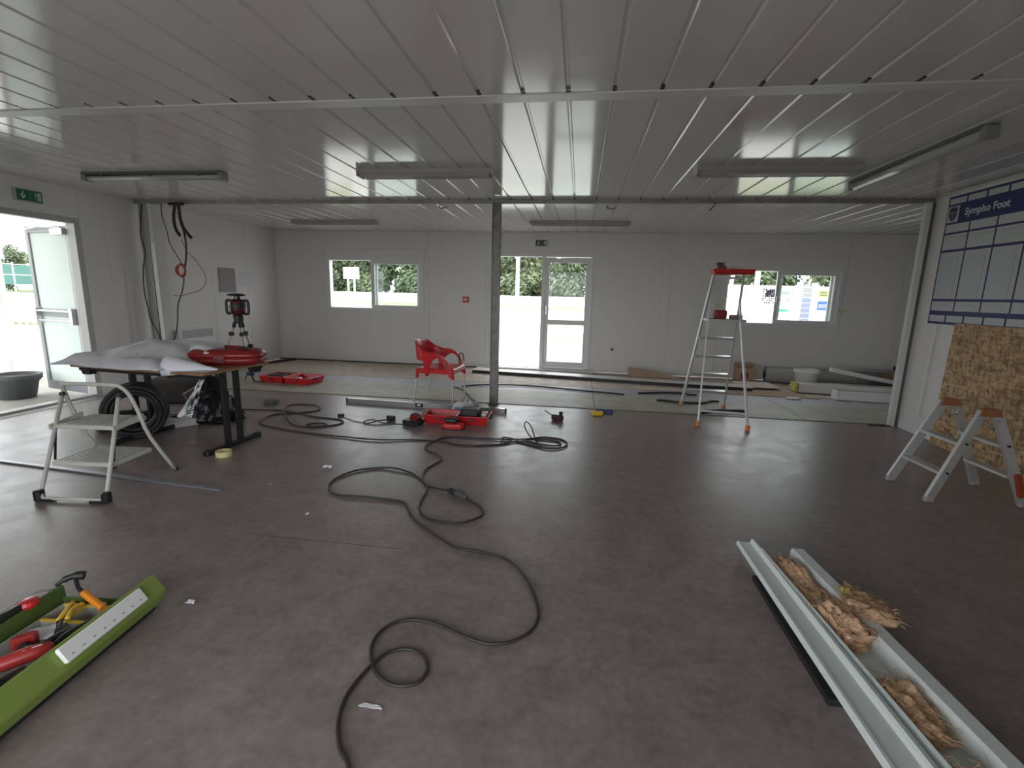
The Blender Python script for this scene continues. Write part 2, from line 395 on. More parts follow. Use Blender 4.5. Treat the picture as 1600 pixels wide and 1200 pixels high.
struct(MB().prism([(XL - .12, -.02), (XL - .12, .012), (XL + .03, .012), (XL + .06, -.0)], DL0, DL1, 'y').build('trim_7', ALU))
# unseen front wall opening behind the viewpoint, widened to light the foreground floor
d3 = rail_frame(MB(), -3.4, .6, 0, 2.28, .05, YF - .1, YF + .015).build('door_3', PVC); struct(d3)

# ------------------------------------------------------------------ posts
p = thing('steel_post', 'rusty grey steel I-section post standing alone in mid room', 'post', (-1.035, 5.93, 0))
MB().box(-.05, -.045, 0, -.038, .045, 2.456).build('flange', STEEL, p)
MB().box(.038, -.045, 0, .05, .045, 2.456).build('flange', STEEL, p)
MB().box(-.038, -.03, 0, .038, -.022, 2.456).build('web', STEEL, p)
MB().box(-.07, -.06, 0, .07, .06, .008).build('base_plate', M('rust', (.20, .10, .05), .8, var=.4, vscale=20), p)
p = thing('corner_post', 'white sheet-metal post at the right end of the open bay', 'post', (3.60, 5.92, 0))
MB().box(-.0, 0, 0, .055, .05, 2.46).build('white_face', TRIMW, p)
MB().box(.055, .02, 0, .099, .05, 2.46).build('shadow_channel', M('brown_grey', (.13, .125, .11), .6), p)  # dark fill stands in for shade in the gap beside the wall
p = thing('wall_post', 'galvanised channel post by left wall, with a loose white strip', 'post', (-5.74, 5.93, 0))
MB().box(-.13, 0, 0, -.115, .05, 2.456).box(-.115, .03, 0, -.02, .045, 2.456).box(-.02, 0, 0, -.005, .05, 2.456).build('channel', M('dull_zinc', (.50, .49, .47), .5, .2), p)
MB().box(-.0, .01, 0, .03, .05, 2.456).build('side_strip', TRIMW, p)
MB().bar((.065, -.03, 1.95), (.085, -.03, .01), .055, .01).build('white_cover_strip', M('bright_sheet', (.80, .80, .80), .4), p)
MB().bar((.033, -.03, 1.95), (.053, -.03, .01), .008, .012).build('strip_edge', DSTEEL, p)

# ------------------------------------------------------------------ ceiling lights
def batten(label, x0, x1, y, louvre=True, rz=0, name='strip_light'):
    L_ = x1 - x0
    t = thing(name, label, 'light', ((x0 + x1) / 2, y, H), rz)
    h = L_ / 2
    if louvre:
        MB().prism([(-.075, 0), (-.075, -.03), (-.06, -.042), (.06, -.042), (.075, -.03), (.075, 0)], -h, h, 'x').build('housing', M('light_white', (.40, .385, .375), .4), t)
        MB().box(-h - .012, -.08, -.06, -h, .08, .0).build('end_cap', M('light_white'), t); MB().box(h, -.08, -.06, h + .012, .08, 0).build('end_cap', M('light_white'), t)
        g = MB().box(-h + .02, -.062, -.063, h - .02, -.056, -.04).box(-h + .02, .056, -.063, h - .02, .062, -.04).box(-h + .02, -.003, -.063, h - .02, .003, -.04)
        n = int(L_ / .04)
        for k in range(1, n): g.box(-h + k * L_ / n, -.058, -.062, -h + k * L_ / n + .004, .058, -.042)
        g.build('louvre', M('louvre_grey', (.36, .34, .33), .4), t)
        for q in (-.028, .028): MB().tube([(-h + .03, q, -.048), (h - .03, q, -.048)], .012).build('lamp_tube', M('lamp_glass', (.6, .6, .6), .3), t)
    else:
        MB().box(-h, -.05, -.024, h, .05, 0).build('housing', M('batten_grey', (.12, .12, .115), .45), t)
        MB().tube([(-h + .02, 0, -.05), (h - .02, 0, -.05)], .05 if rz else .036, 12, .75).build('diffuser', M('clear_cover', (.42, .42, .41), .25, spec=.6), t, smooth=True)
        for q in (-h - .02, h - .03): MB().rbox(q, -.048, -.085, q + .05, .048, -.005, .01).build('end_cap', M('cap_grey', (.26, .26, .25), .45), t)
        for k in (-.5, 0, .5): MB().box(k * L_ * .7 - .008, -.052, -.045, k * L_ * .7 + .008, .052, -.02).build('clip', M('clip_grey', (.15, .15, .15), .4), t)
    return t
batten('grey closed strip light on the ceiling near the left wall', -5.03, -3.50, 4.53, False)
batten('white louvred strip light left of the middle post', -2.10, -.84, 4.56)
batten('white louvred strip light right of the middle post', .94, 2.22, 4.58)
batten('white tube light lying lengthways on the ceiling near the right wall', 1.70, 3.22, 4.34, False, R(90))
batten('small strip light on the far ceiling in front of left window', -4.72, -3.30, 7.68, True)
batten('small strip light on the far ceiling above the glass door', -.81, .68, 7.68, True)
# ceiling wire stubs
for n, (x, y, lb) in enumerate(((-1.8, 6.3, 'short black wire stub under the far ceiling left of the post'), (.33, 6.35, 'short black wire stub under the far ceiling above the glass door'), (1.42, 5.93, 'loose wire ends dangling from the beam right of the door'))):
    MB().tube(smooth_path([(x - .05, y, 2.499), (x - .05, y, 2.47), (x, y, 2.462), (x + .05, y, 2.475)] if n < 2 else [(x + .03, y, 2.46), (x + .01, y - .01, 2.42), (x - .03, y - .01, 2.37)]), .006, 6).build('wire_stub', BLACK)
    tag(COL.objects[-1], lb, 'wire')

# ------------------------------------------------------------------ signs, wall fittings
def exit_sign(label, mtx, w=.25, h=.11, green=True):
    t = thing('exit_sign', label, 'sign'); t.matrix_world = mtx
    G_ = SIGNG if green else SIGND; wm = M('sign_white', (.55, .62, .58), .4)
    MB().rbox(-w / 2 - .008, 0, -h / 2 - .008, w / 2 + .008, .035, h / 2 + .008, .006).build('housing', M('sign_box', (.40, .42, .40), .4), t)
    MB().box(-w / 2, -.002, -h / 2, 0, .002, h / 2).build('arrow_field', G_, t)
    MB().box(0.004, -.002, -h / 2, w / 2, .002, h / 2).build('figure_field', G_, t)
    s = h / 2
    a = MB().box(-w / 4 - .1 * s, -.004, 0, -w / 4 + .1 * s, -.002, .68 * s).prism([(-w / 4 - .55 * s, .05 * s), (-w / 4, -.72 * s), (-w / 4 + .55 * s, .05 * s), (-w / 4 + .3 * s, .1 * s), (-w / 4, -.32 * s), (-w / 4 - .3 * s, .1 * s)], -.004, -.002, 'y')
    a.build('arrow', wm, t)
    c = w / 4 + .01
    m = MB().box(c + .12 * s, -.004, -.75 * s, c + .7 * s, -.002, .75 * s)                                    # the doorway
    m.build('doorway_symbol', wm, t)
    r = MB().prism([(c - .22 * s + .14 * s * math.cos(q), .5 * s + .14 * s * math.sin(q)) for q in [k * math.pi / 4 for k in range(8)]], -.004, -.002, 'y')
    for pa, pb2, wd in (((c - .2 * s, .34 * s), (c - .3 * s, -.12 * s), .2), ((c - .3 * s, -.1 * s), (c - .02 * s, -.42 * s), .12), ((c - .02 * s, -.42 * s), (c - .15 * s, -.72 * s), .12), ((c - .32 * s, -.1 * s), (c - .62 * s, -.5 * s), .12), ((c - .2 * s, .3 * s), (c + .06 * s, .08 * s), .1), ((c - .2 * s, .3 * s), (c - .52 * s, .1 * s), .1)):
        r.bar((pa[0], -.003, pa[1]), (pb2[0], -.003, pb2[1]), wd * s, .002)
    r.build('running_figure', wm, t)
exit_sign('green running-man exit sign above the open left door', Matrix.Translation((XL + .036, 4.67, 2.31)) @ Matrix.Rotation(R(90), 4, 'Z'))
exit_sign('small dark exit sign above the glass back door', Matrix.Translation((-.74, YB - .036, 2.31)), .2, .095, False)
t = thing('fire_call_point', 'small red fire alarm call point on the back wall', 'alarm', (-2.13, YB - .04, 1.27))
MB().rbox(-.055, 0, -.055, .055, .04, .055, .008).build('housing', RED, t)
MB().box(-.035, -.003, -.02, .035, 0, .03).build('glass_plate', M('dull_white', (.5, .48, .46), .3), t)
t = thing('wall_socket', 'small white socket low on the back wall right of door', 'socket', (.62, YB - .012, .44))
MB().rbox(-.04, 0, -.04, .04, .012, .04, .005).build('plate', PVC, t)
MB().lathe([(.0, 0), (.022, 0), (.022, .004), (0, .004)], 14, Matrix.Rotation(R(90), 4, 'X')).build('socket_hole', DSTEEL, t)
t = thing('notice_board', 'grey square board hung on left wall', 'board', (XL + .0, 7.58, 1.51))
MB().box(0, -.19, -.2, .02, .19, .2).build('board_face', M('board_grey', (.33, .31, .32), .7), t)
tag(MB().box(XL, 7.86, 1.42, XL + .004, 8.25, 1.66).build('paper_sheet', M('wall_paper_sheet', (.64, .64, .66), .7)), 'white paper sheet taped to the left wall beside the grey board', 'paper')
t = thing('convector_heater', 'white electric convector heater with grille on left wall', 'heater', (XL, 6.75, .42))
MB().rbox(0, -.36, 0, .08, .36, .34, .012).build('casing', PVC, t)
g = MB()
for k in range(7): g.box(.081, -.31, .20 + k * .018, .085, .31, .209 + k * .018)
g.build('grille', M('grille_grey', (.25, .27, .25), .5), t)

# poster board on the right wall (letters and rules are flat print)
t = thing('poster_board', 'large blue and white chart board with a lettered banner and shield', 'board', (XR - .015, 5.73, 0))
BX = lambda mb, s0, s1, z0, z1, d=0: mb.box(-d - .002, -s1, z0, -d, -s0, z1)
MB().box(0, -2.3, 1.20, .012, 0, 2.47).build('board', BLUE, t)
TXT = (0, 0, 0)
def fields(s0, pitch, w, z0, z1, n):
    c = MB(); BX(c, 0, w, z0, z1); me = c.mesh('white_field', BOARDW)
    for k in range(n): place('white_field', me, t, (0, -s0 - k * pitch, 0))
fields(.02, .236, .212, 2.392, 2.448, 9)
for z0, z1 in ((2.115, 2.195), (1.945, 2.095), (1.455, 1.92), (1.335, 1.43)): fields(.02, .322, .302, z0, z1, 7)
fields(.02, .236, .212, 1.225, 1.29, 9)
c = MB()
for k in range(7):
    a0 = .02 + k * .322
    for i in range(20): BX(c, a0 + .012, a0 + .24, 1.475 + i * .021, 1.4765 + i * .021, .002)
    BX(c, a0 + .012, a0 + .29, 2.062, 2.066, .002); BX(c, a0 + .25, a0 + .252, 1.46, 1.90, .002); BX(c, a0 + .08, a0 + .24, 1.398, 1.402, .002)
c.build('ruled_lines', M('faint_rule', (.30, .33, .36), .6), t)['kind'] = 'stuff'
text('banner_lettering', 'Sympho Foot', .094, M('banner_letter', (.55, .58, .66), .5), t, (-.004, -.245, 2.262), (R(90), 0, R(-90)), bold=.0028)
MB().box(-.004, -.165, 2.215, -.002, -.015, 2.372).build('emblem_ground', M('emblem_ground', (.50, .48, .58), .5), t)
sh = [(-.038, 2.352), (-.09, 2.364), (-.142, 2.352), (-.142, 2.29), (-.128, 2.252), (-.09, 2.224), (-.052, 2.252), (-.038, 2.29)]
MB().prism(sh, -.006, -.004, 'x').build('emblem_shield', M('shield_navy', (.055, .05, .10), .5), t)
MB().box(-.008, -.138, 2.302, -.006, -.042, 2.314).box(-.008, -.094, 2.24, -.006, -.086, 2.30).build('emblem_band', M('band_grey', (.28, .25, .32), .5), t)

tag(MB().tube(smooth_path([(XR - .02, 5.58, 1.19), (XR - .02, 5.6, .6), (XR - .02, 5.6, .24), (XR - .02, 5.56, .2), (XR - .02, 5.3, .17)], 4), .009, 6).build('wall_conduit', PVC), 'thin white conduit running down the right wall below the poster', 'conduit')
t = thing('wood_panel', 'large upright OSB wood-chip sheet leaning on the right wall', 'panel', (3.66, 5.30, 0))
MB().box(-.018, -2.44, 0, 0, 0, 1.22).build('osb_sheet', OSB, t); t.rotation_euler = (0, R(1.3), 0); t.location.x = 3.645

# ------------------------------------------------------------------ hanging cables at the left post
def cable(name, pts, r, mat, label, cat='cable', sub=5, seg=6, parent=None):
    o = MB().tube(smooth_path(pts, sub), r, seg).build(name, mat, parent, smooth=True)
    if not parent: tag(o, label, cat)
    return o
GREYC = M('grey_cable', (.06, .06, .06), .5)
c1 = cable('hanging_cable', [(-5.80, 5.93, 2.45), (-5.82, 5.9, 2.2), (-5.84, 5.9, 2.05), (-5.79, 5.88, 1.9), (-5.78, 5.88, 1.8), (-5.84, 5.88, 1.6), (-5.86, 5.88, 1.3), (-5.83, 5.88, 1.08), (-5.81, 5.88, .93), (-5.72, 5.88, .76), (-5.70, 5.88, .66)], .008, GREYC, 'wavy grey cable hanging left of the channel post')
c2 = cable('hanging_cable', [(-5.50, 5.92, 2.45), (-5.49, 5.9, 2.3), (-5.43, 5.89, 2.1), (-5.40, 5.88, 1.95), (-5.33, 5.88, 1.82), (-5.27, 5.88, 1.72), (-5.25, 5.87, 1.66)], .006, GREYC, 'thin grey cable hanging from the beam to the red coil')
c3 = cable('hanging_cable', [(-5.24, 5.87, 1.55), (-5.24, 5.87, 1.45), (-5.29, 5.87, 1.3), (-5.36, 5.87, 1.15), (-5.39, 5.87, .95), (-5.43, 5.87, .78), (-5.50, 5.87, .62)], .009, GREYC, 'dark cable hanging down from the red coil')
c4 = cable('hanging_cable', [(-5.24, 5.9, 2.0), (-5.17, 5.89, 1.85), (-5.05, 5.88, 1.74), (-4.94, 5.88, 1.58), (-4.92, 5.88, 1.47), (-5.0, 5.88, 1.36), (-5.14, 5.88, 1.31), (-5.30, 5.88, 1.27), (-5.43, 5.88, 1.27)], .004, GREYC, 'very thin wire curving out in a wide loop right of the red coil')
rc = MB()
for k in range(4): rc.tube([(-5.245 + (.055 + k * .004) * math.cos(q), 5.86 - k * .008, 1.60 + (.085 - k * .006) * math.sin(q)) for q in [i * math.pi / 12 for i in range(24)]], .010, 6, closed=True)
tag(rc.build('red_cable_coil', M('red_cable', (.38, .05, .035), .5), smooth=True), 'small coil of red cable hanging by the left post', 'cable coil')
t = thing('cable_bundle', 'thick black taped cable bundle hanging from the beam', 'cable bundle', (-5.25, 5.9, 2.44))
MB().rbox(-.12, -.03, -.015, .08, .03, .02, .008).build('clamp', BLACK, t)
MB().tube(smooth_path([(-.03, 0, 0), (-.07, 0, -.15), (-.06, 0, -.3), (.0, 0, -.40)]), [.02] * 15 + [.012], 8).build('strand', BLACK, t, smooth=True)
MB().tube(smooth_path([(.02, 0, 0), (.02, 0, -.15), (.05, 0, -.28), (.12, 0, -.38), (.16, 0, -.42)]), .02, 8).build('strand', BLACK, t, smooth=True)
MB().tube(smooth_path([(.03, 0, -.25), (.06, 0, -.36), (.07, 0, -.52), (.05, 0, -.68), (.03, -.01, -.80)]), .012, 8).build('strand', BLACK, t, smooth=True)

# ------------------------------------------------------------------ folding table
TZ = .72
T = thing('folding_table', 'brown-topped folding table with black T-shaped legs', 'table', (-3.57, 3.80, 0), R(-5))
MB().rbox(-.68, -.37, TZ - .022, .68, .37, TZ, .006).build('tabletop', WOODTOP, T)
for y in (-.33, .30): MB().box(-.64, y, TZ - .055, .64, y + .03, TZ - .022).build('under_rail', BLACK, T)
for x in (-.42, .56):
    MB().bar((x, -.055, .03), (x, -.055, TZ - .03), .028, .05).build('leg', BLACK, T)
    MB().bar((x, .085, .03), (x, .085, TZ - .03), .028, .05).build('leg', BLACK, T)
    f = MB().bar((x, -.28, .022), (x, .30, .022), .045, .03).build('foot_bar', BLACK, T)
    for y in (-.31, .25): MB().rbox(x - .028, y, 0, x + .028, y + .07, .045, .01).build('foot_cap', BLACK, f)
for x, y in ((-.56, -.31), (.60, .27)): MB().prism([(x - .06, TZ - .022), (x + .06, TZ - .022), (x + .04, TZ - .085), (x - .03, TZ - .085)], y - .03, y + .03, 'y').build('corner_bracket', BLACK, T)

def draw_sheet(name, cx, cy, w, d, ang, hgt, label, mat, seed, z, nu=34, nv=22, back=0.):
    def f(u, v):
        x = (u - .5) * w; y = (v - .5) * d; n0 = back * math.sin(math.pi * min(1, u * 1.1)) ** .5 * v ** .8 * (1 if v < .93 else .6)
        n = noise.noise(Vector((u * 2.6 + seed, v * 2.0, seed))) + .5 * noise.noise(Vector((u * 6 + seed, v * 5, seed * 2))) + .25 * abs(noise.noise(Vector((u * 11, v * 9 + seed, 1))))
        edge = min(1, 7 * min(u, 1 - u, v, 1 - v) + .15)
        zz = max(0, hgt * (.55 + .8 * n)) * edge + n0
        return (x, y, zz)
    o = MB().grid(f, nu, nv).build(name, mat, smooth=True, loc=(cx, cy, z), rz=R(ang), solid=.0015)
    return tag(o, label, 'drawing')
draw_sheet('plan_drawing', -3.79, 3.75, 1.12, .80, -5, .095, 'large rumpled white plan drawing spread over the table', PAPER, 3.1, TZ + .003, back=.15)
draw_sheet('plan_drawing', -3.50, 4.02, .80, .34, -20, .05, 'second crumpled drawing at back of the table', PAPER, 7.7, TZ + .10, back=.03)
def cone(u, v):
    a = u * math.pi * 1.15
    r = .10 * (1 - v) + .008
    return (-.02 + v * .40, -.02 + r * math.cos(a), r * math.sin(a) + .004)
tag(MB().grid(cone, 10, 8).build('rolled_sheet', WPAPER, smooth=True, loc=(-3.30, 3.50, TZ + .004), rz=R(8), solid=.001), 'white sheet half rolled into a cone at the table front', 'paper')
draw_sheet('paper_sheet', -3.12, 3.50, .36, .20, 6, .004, 'flat grey sheet lying near the front right table corner', M('grey_sheet', (.50, .50, .50), .5), 1.2, TZ + .002, 8, 6)
# pencil marks on the drawing
T2 = thing('marking_pen', 'small dark pen lying on the rumpled drawing', 'pen', (-3.72, 3.60, TZ + .105), R(-50))
MB().tube([(-.05, 0, 0), (.05, 0, 0)], .004).build('barrel', BLACK, T2)

# laser level on a short tripod, on its red case
CASER = M('case_red', (.26, .022, .02), .3)
T = thing('red_case', 'rounded red plastic case closed, lying on the table', 'case', (-3.14, 3.93, TZ), R(20))
def superring(a, b, z, n=28, e=.5): return [(a * abs(math.cos(q)) ** e * (1 if math.cos(q) > 0 else -1), b * abs(math.sin(q)) ** e * (1 if math.sin(q) > 0 else -1), z) for q in [2 * math.pi * k / n for k in range(n)]]
MB().loft([superring(.27, .14, .0), superring(.305, .165, .025), superring(.315, .172, .062)]).build('lower_shell', CASER, T, smooth=True)
MB().loft([superring(.315, .172, .065), superring(.305, .165, .10), superring(.26, .13, .128), superring(.2, .09, .135)]).build('upper_shell', CASER, T, smooth=True)
g = MB()
for k in range(8): g.tube([(.15 + k * .016, -.13 + k * .006, .09), (.17 + k * .016, -.165 + k * .006, .07)], .004, 6)
g.build('grip_ribs', DRED, T)
MB().rbox(-.06, -.178, .02, .03, -.16, .09, .005).build('latch', DRED, T)
MB().tube(smooth_path([(-.3, -.05, .055), (-.36, -.02, .06), (-.36, .06, .06), (-.3, .09, .055)]), .012, 8).build('carry_handle', DRED, T, smooth=True)
tag(MB().rbox(-.15, -.09, 0, .15, .09, .05, .012).build('dark_red_pouch', DRED, loc=(-3.38, 3.93, TZ + .06), rz=R(22)), 'dark red flat pouch between drawing and red case', 'pouch')
T = thing('laser_level', 'red and black rotary laser level on an aluminium tripod', 'laser level', (-3.02, 3.95, TZ + .135))
zh = .26
for k, q in enumerate((200, 325, 80)):
    dx, dy = math.cos(R(q)), math.sin(R(q))
    lg = MB().tube([(.02 * dx, .02 * dy, zh), (.11 * dx, .11 * dy, .02)], .009, 8).build('tripod_leg', ALU, T)
    MB().tube([(.02 * dx, .02 * dy, zh + .01), (.045 * dx, .045 * dy, zh - .07)], .016, 8).build('leg_sleeve', BLACK, lg)
    MB().rbox(.066 * dx - .018, .066 * dy - .018, .115, .066 * dx + .018, .066 * dy + .018, .15, .006).build('clamp', BLACK, lg)
    MB().rbox(.11 * dx - .018, .11 * dy - .018, 0, .11 * dx + .018, .11 * dy + .018, .03, .006).build('foot', BLACK, lg)
MB().bar((.11 * math.cos(R(200)), .11 * math.sin(R(200)), .018), (.11 * math.cos(R(325)), .11 * math.sin(R(325)), .018), .03, .025).build('base_strap', DRED, T)
MB().lathe([(.02, zh - .03), (.04, zh - .02), (.045, zh + .03), (.03, zh + .045)], 14).build('tripod_head', BLACK, T)
MB().lathe([(.035, zh + .04), (.06, zh + .055), (.066, zh + .1), (.066, zh + .15), (.05, zh + .175), (.035, zh + .18)], 18).build('laser_body', M('laser_maroon', (.07, .012, .016), .35), T, smooth=True)
MB().lathe([(.068, zh + .10), (.07, zh + .11), (.07, zh + .13), (.068, zh + .14)], 18).build('body_band', BLACK, T)
MB().lathe([(.028, zh + .178), (.028, zh + .205), (.01, zh + .206)], 14).build('laser_window', M('smoked', (.04, .03, .03), .1), T)
MB().lathe([(.02, zh + .204), (.075, zh + .21), (.082, zh + .218), (.06, zh + .226), (.02, zh + .23)], 6).build('top_cap', BLACK, T)
for s in (-1, 1): MB().tube(smooth_path([(s * .055, 0, zh + .165), (s * .10, 0, zh + .165), (s * .108, 0, zh + .11), (s * .10, 0, zh + .055), (s * .055, 0, zh + .055)]), .012, 8).build('side_handle', BLACK, T, smooth=True)

# ------------------------------------------------------------------ under the table
def blob(fn, nu=24, nv=14):
    return MB().grid(fn, nu, nv)
def bag_mesh(rx, ry, h, seed, crumple=.16, tie=True):
    def f(u, v):
        q = 2 * math.pi * u
        prof = 0 if v == 0 else (min(1, .86 + v * 1.6) if v < .1 else max(.10, 1.02 - .75 * ((v - .1) / .75) ** 1.25)) if tie else max(.05, math.cos(v * 1.5) ** .5)
        d = Vector((math.cos(q), math.sin(q), v * 1.1))
        n = noise.noise(d * 1.5 + Vector((seed, 0, 0))) * crumple + (abs(noise.noise(d * 2.6 + Vector((0, seed, 0)))) - .15) * crumple * 1.3
        r = prof * (1 + n)
        return (rx * r * math.cos(q), ry * r * math.sin(q), max(0, (v - .04) * h * (1 + .5 * n)))
    return blob(f, 44, 26)
tag(bag_mesh(.30, .22, .52, 4.2, .2).build('rubbish_bag', BAG, smooth=False, loc=(-3.84, 4.50, 0)), 'shiny black rubbish bag slumped under the table', 'bag')
cz = MB()
for k in range(14):
    rr = (.235, .20, .165)[k % 3] + .004 * (k % 2); off = (k - 6.5) * .0155
    cz.tube([(off + .01 * math.sin(5 * q), rr * math.cos(q) * .98, .258 + rr * math.sin(q)) for q in [i * math.pi / 14 for i in range(28)]], .020, 8, closed=True)
ct = tag(cz.build('conduit_coil', RUBBER, smooth=True, loc=(-4.02, 3.80, 0), rz=R(-52)), 'upright coil of black corrugated conduit under the table', 'conduit coil')
ct2 = MB()
for k in range(4):
    rr = .20 + .01 * k
    ct2.tube([(rr * math.cos(q) * 1.1, rr * math.sin(q), .03 + k * .028 + .06 * max(0, math.cos(q))) for q in [i * math.pi / 12 for i in range(24)]], .02, 8, closed=True)
tag(ct2.build('conduit_coil', RUBBER, smooth=True, loc=(-4.40, 4.02, 0)), 'flat-lying black conduit coil behind the step stool', 'conduit coil')
tag(MB().rbox(-.34, -.07, 0, .34, .07, .07, .01).build('white_carton', M('soft_white', (.58, .56, .55), .6, var=.06, vscale=8), loc=(-4.02, 4.12, 0), rz=R(55)), 'long low white carton between conduit coil and black bag', 'box')
T = thing('tool_bag', 'dark brown canvas tool bag on the floor behind the table', 'bag', (-4.75, 5.15, 0), R(20))
MB().rbox(-.34, -.14, 0, .34, .14, .30, .04).build('body', M('dark_canvas', (.05, .042, .036), .8, var=.2, vscale=8), T, bevel=.02)
MB().tube(smooth_path([(-.15, 0, .29), (-.1, 0, .40), (.1, 0, .40), (.15, 0, .29)]), .012, 6).build('handle', BLACK, T, smooth=True)
tag(MB().rbox(-.12, -.1, 0, .12, .1, .16, .03).build('blue_box', M('dull_blue', (.05, .07, .15), .5), loc=(-4.28, 4.95, 0), rz=R(15)), 'small blue box between tool bag and black rubbish bag', 'box')
tag(MB().rbox(-.22, -.05, 0, .22, .05, .09, .02).build('brown_package', M('brown_pack', (.16, .09, .08), .6), loc=(-4.02, 4.66, .28), rz=R(35)).__class__ and COL.objects[-1], 'reddish brown package resting on top of the black rubbish bag', 'package')
COL.objects[-1].rotation_euler = (0, R(-32), R(15))
tag(MB().lathe([(.075, 0), (.085, .004), (.085, .05), (.075, .054)], 20).build('cable_drum', M('grey_plastic', (.10, .10, .10), .5), loc=(-3.68, 5.28, 0)), 'round flat grey reel on the floor right of the bag', 'reel')
T = thing('small_clamp', 'small dark hand clamp on the bare floor beside red toolbox', 'clamp', (-4.88, 6.55, 0))
MB().rbox(-.05, -.03, .09, .05, .03, .14, .01).build('head', BLACK, T); MB().tube([(.02, 0, .1), (.05, 0, .005)], .014, 6).build('bar', BLACK, T)
MB().tube([(.05, 0, .006), (.2, 0, .006)], .006, 6).build('rod', BLACK, T); MB().tube([(-.05, 0, .12), (-.1, .0, .01)], .007, 6).build('handle', BLACK, T)
tg = MB()
for k in range(5):
    a = random.random() * 6; tg.tube(smooth_path([(-.2 + .3 * noise.noise(Vector((k, i * .5, 1))) + i * .08, .25 * noise.noise(Vector((k, i * .4, 5))), .01 + .03 * abs(noise.noise(Vector((k, i, 9))))) for i in range(7)]), .008, 6)
tag(tg.build('tangled_wires', BLACK, smooth=True, loc=(-4.55, 4.50, 0)), 'tangle of black wires on the floor near the open door', 'wires')

# ------------------------------------------------------------------ step stool (cream, two treads)
T = thing('step_stool', 'cream metal two-step folding stool with hooped handrail', 'stool', (-3.205, 2.51, 0), R(6))
HX = .225
def both(f):
    for s in (-1, 1): f(s)
fr = MB().tube(smooth_path([(-HX + .03, .23, .66), (-HX + .005, .02, .06), (-HX + .03, 0, .018), (HX - .03, 0, .018), (HX - .005, .02, .06), (HX - .03, .23, .66)], 1), .0135, 10, .8)
fr.build('front_frame', WENAMEL, T, smooth=True)
for s in (-1, 1):
    MB().rbox(s * HX - .022 if s > 0 else s * HX - .022, -.025, 0, s * HX + .022, .035, .075, .012).box(min(s * HX, s * HX - s * .10), -.018, .0, max(s * HX, s * HX - s * .10), .016, .02).build('rubber_foot', BLACK, T)
    MB().lathe([(.014, 0), (.017, .003), (.017, .02), (.010, .024)], 10, Matrix.Translation((s * (HX - .03), .23, .655))).build('end_plug', BLACK, T)
hp = [(-.245, .60, 0), (-.235, .40, .33), (-.235, .33, .52), (-.225, .28, .66), (-.20, .245, .72), (-.15, .235, .735), (.15, .235, .735), (.20, .245, .72), (.225, .28, .66), (.235, .33, .52), (.235, .40, .33), (.245, .60, 0)]
MB().tube(smooth_path(hp, 3), .0145, 10, .8).build('rear_frame', WENAMEL, T, smooth=True)
for s in (-1, 1): MB().lathe([(.016, 0), (.018, .002), (.018, .025), (.012, .03)], 10, Matrix.Translation((s * .245, .60, 0))).build('end_cap', BLACK, T)
for nm, y0, y1, z, w in (('upper_tread', .15, .44, .475, .20), ('lower_tread', .10, .44, .235, .21)):
    tr = MB().rbox(-w, y0, z - .03, w, y1, z, .008).build(nm, WENAMEL, T)
    rb = MB()
    for k in range(9): rb.box(-w + .03 + k * (2 * w - .06) / 8 - .004, y0 + .02, z, -w + .03 + k * (2 * w - .06) / 8 + .004, y1 - .02, z + .0025)
    rb.build('tread_ribs', M('tread_grey', (.42, .43, .38), .5, var=.25, vscale=18), tr)
for s in (-1, 1):
    MB().bar((s * .215, .13, .46), (s * .222, .38, .49), .012, .035).build('side_bracket', WENAMEL, T)
    MB().bar((s * .205, .16, .45), (s * .20, .12, .24), .006, .014).build('link_bar', DSTEEL, T)

# ------------------------------------------------------------------ strip on floor, tape, crumbs
tag(MB().bar((-4.75, 3.045, .008), (-2.42, 2.855, .008), .035, .012).build('metal_strip', M('zinc_strip', (.36, .37, .41), .4, .6)), 'long thin galvanised strip on the floor under the step stool', 'strip')
T = thing('tape_roll', 'roll of yellow masking tape by the table foot', 'tape', (-2.91, 3.50, 0))
MB().loft([[(r * math.cos(q), r * math.sin(q), z) for q in [2 * math.pi * k / 24 for k in range(24)]] for r, z in ((.040, 0), (.062, 0), (.062, .045), (.040, .045), (.040, 0))], False).build('tape', TAPEY, T)
def crumb(x, y, w, d, label, mat, cat='scrap', h=.006, rz=0):
    tag(MB().grid(lambda u, v: ((u - .5) * w * (1 - .3 * v), (v - .5) * d * (1 - .25 * u), h * (.3 + abs(noise.noise(Vector((u * 3 + x * 7, v * 3 + y * 5, 0)))))), 5, 4).build('scrap', mat, loc=(x, y, .001), rz=rz, solid=.0015), label, cat)
crumb(-1.92, 3.40, .075, .05, 'crumpled white scrap on floor left of cable loop', WPAPER, h=.03)
crumb(-3.42, 3.74, .06, .035, 'white and blue scrap on floor by the table leg', M('scrap_w', (.5, .46, .45), .6)); crumb(-3.31, 3.80, .07, .02, 'orange scrap on floor by the table leg', M('scrap_o', (.45, .16, .10), .6))
crumb(-.64, 1.335, .085, .018, 'torn white sliver on floor in front of the cable curl', WPAPER)
crumb(-1.64, 2.63, .02, .03, 'tiny white crumb on floor left of long cable', WPAPER)
crumb(1.01, 2.71, .02, .02, 'tiny white crumb at far end of white profiles', WPAPER)
crumb(-2.16, 3.02, .012, .012, 'tiny pale crumb on floor beyond the metal strip', WPAPER); crumb(1.71, 2.40, .03, .012, 'thin straw of wool on dark floor right of profiles', WOOLY, rz=.5)

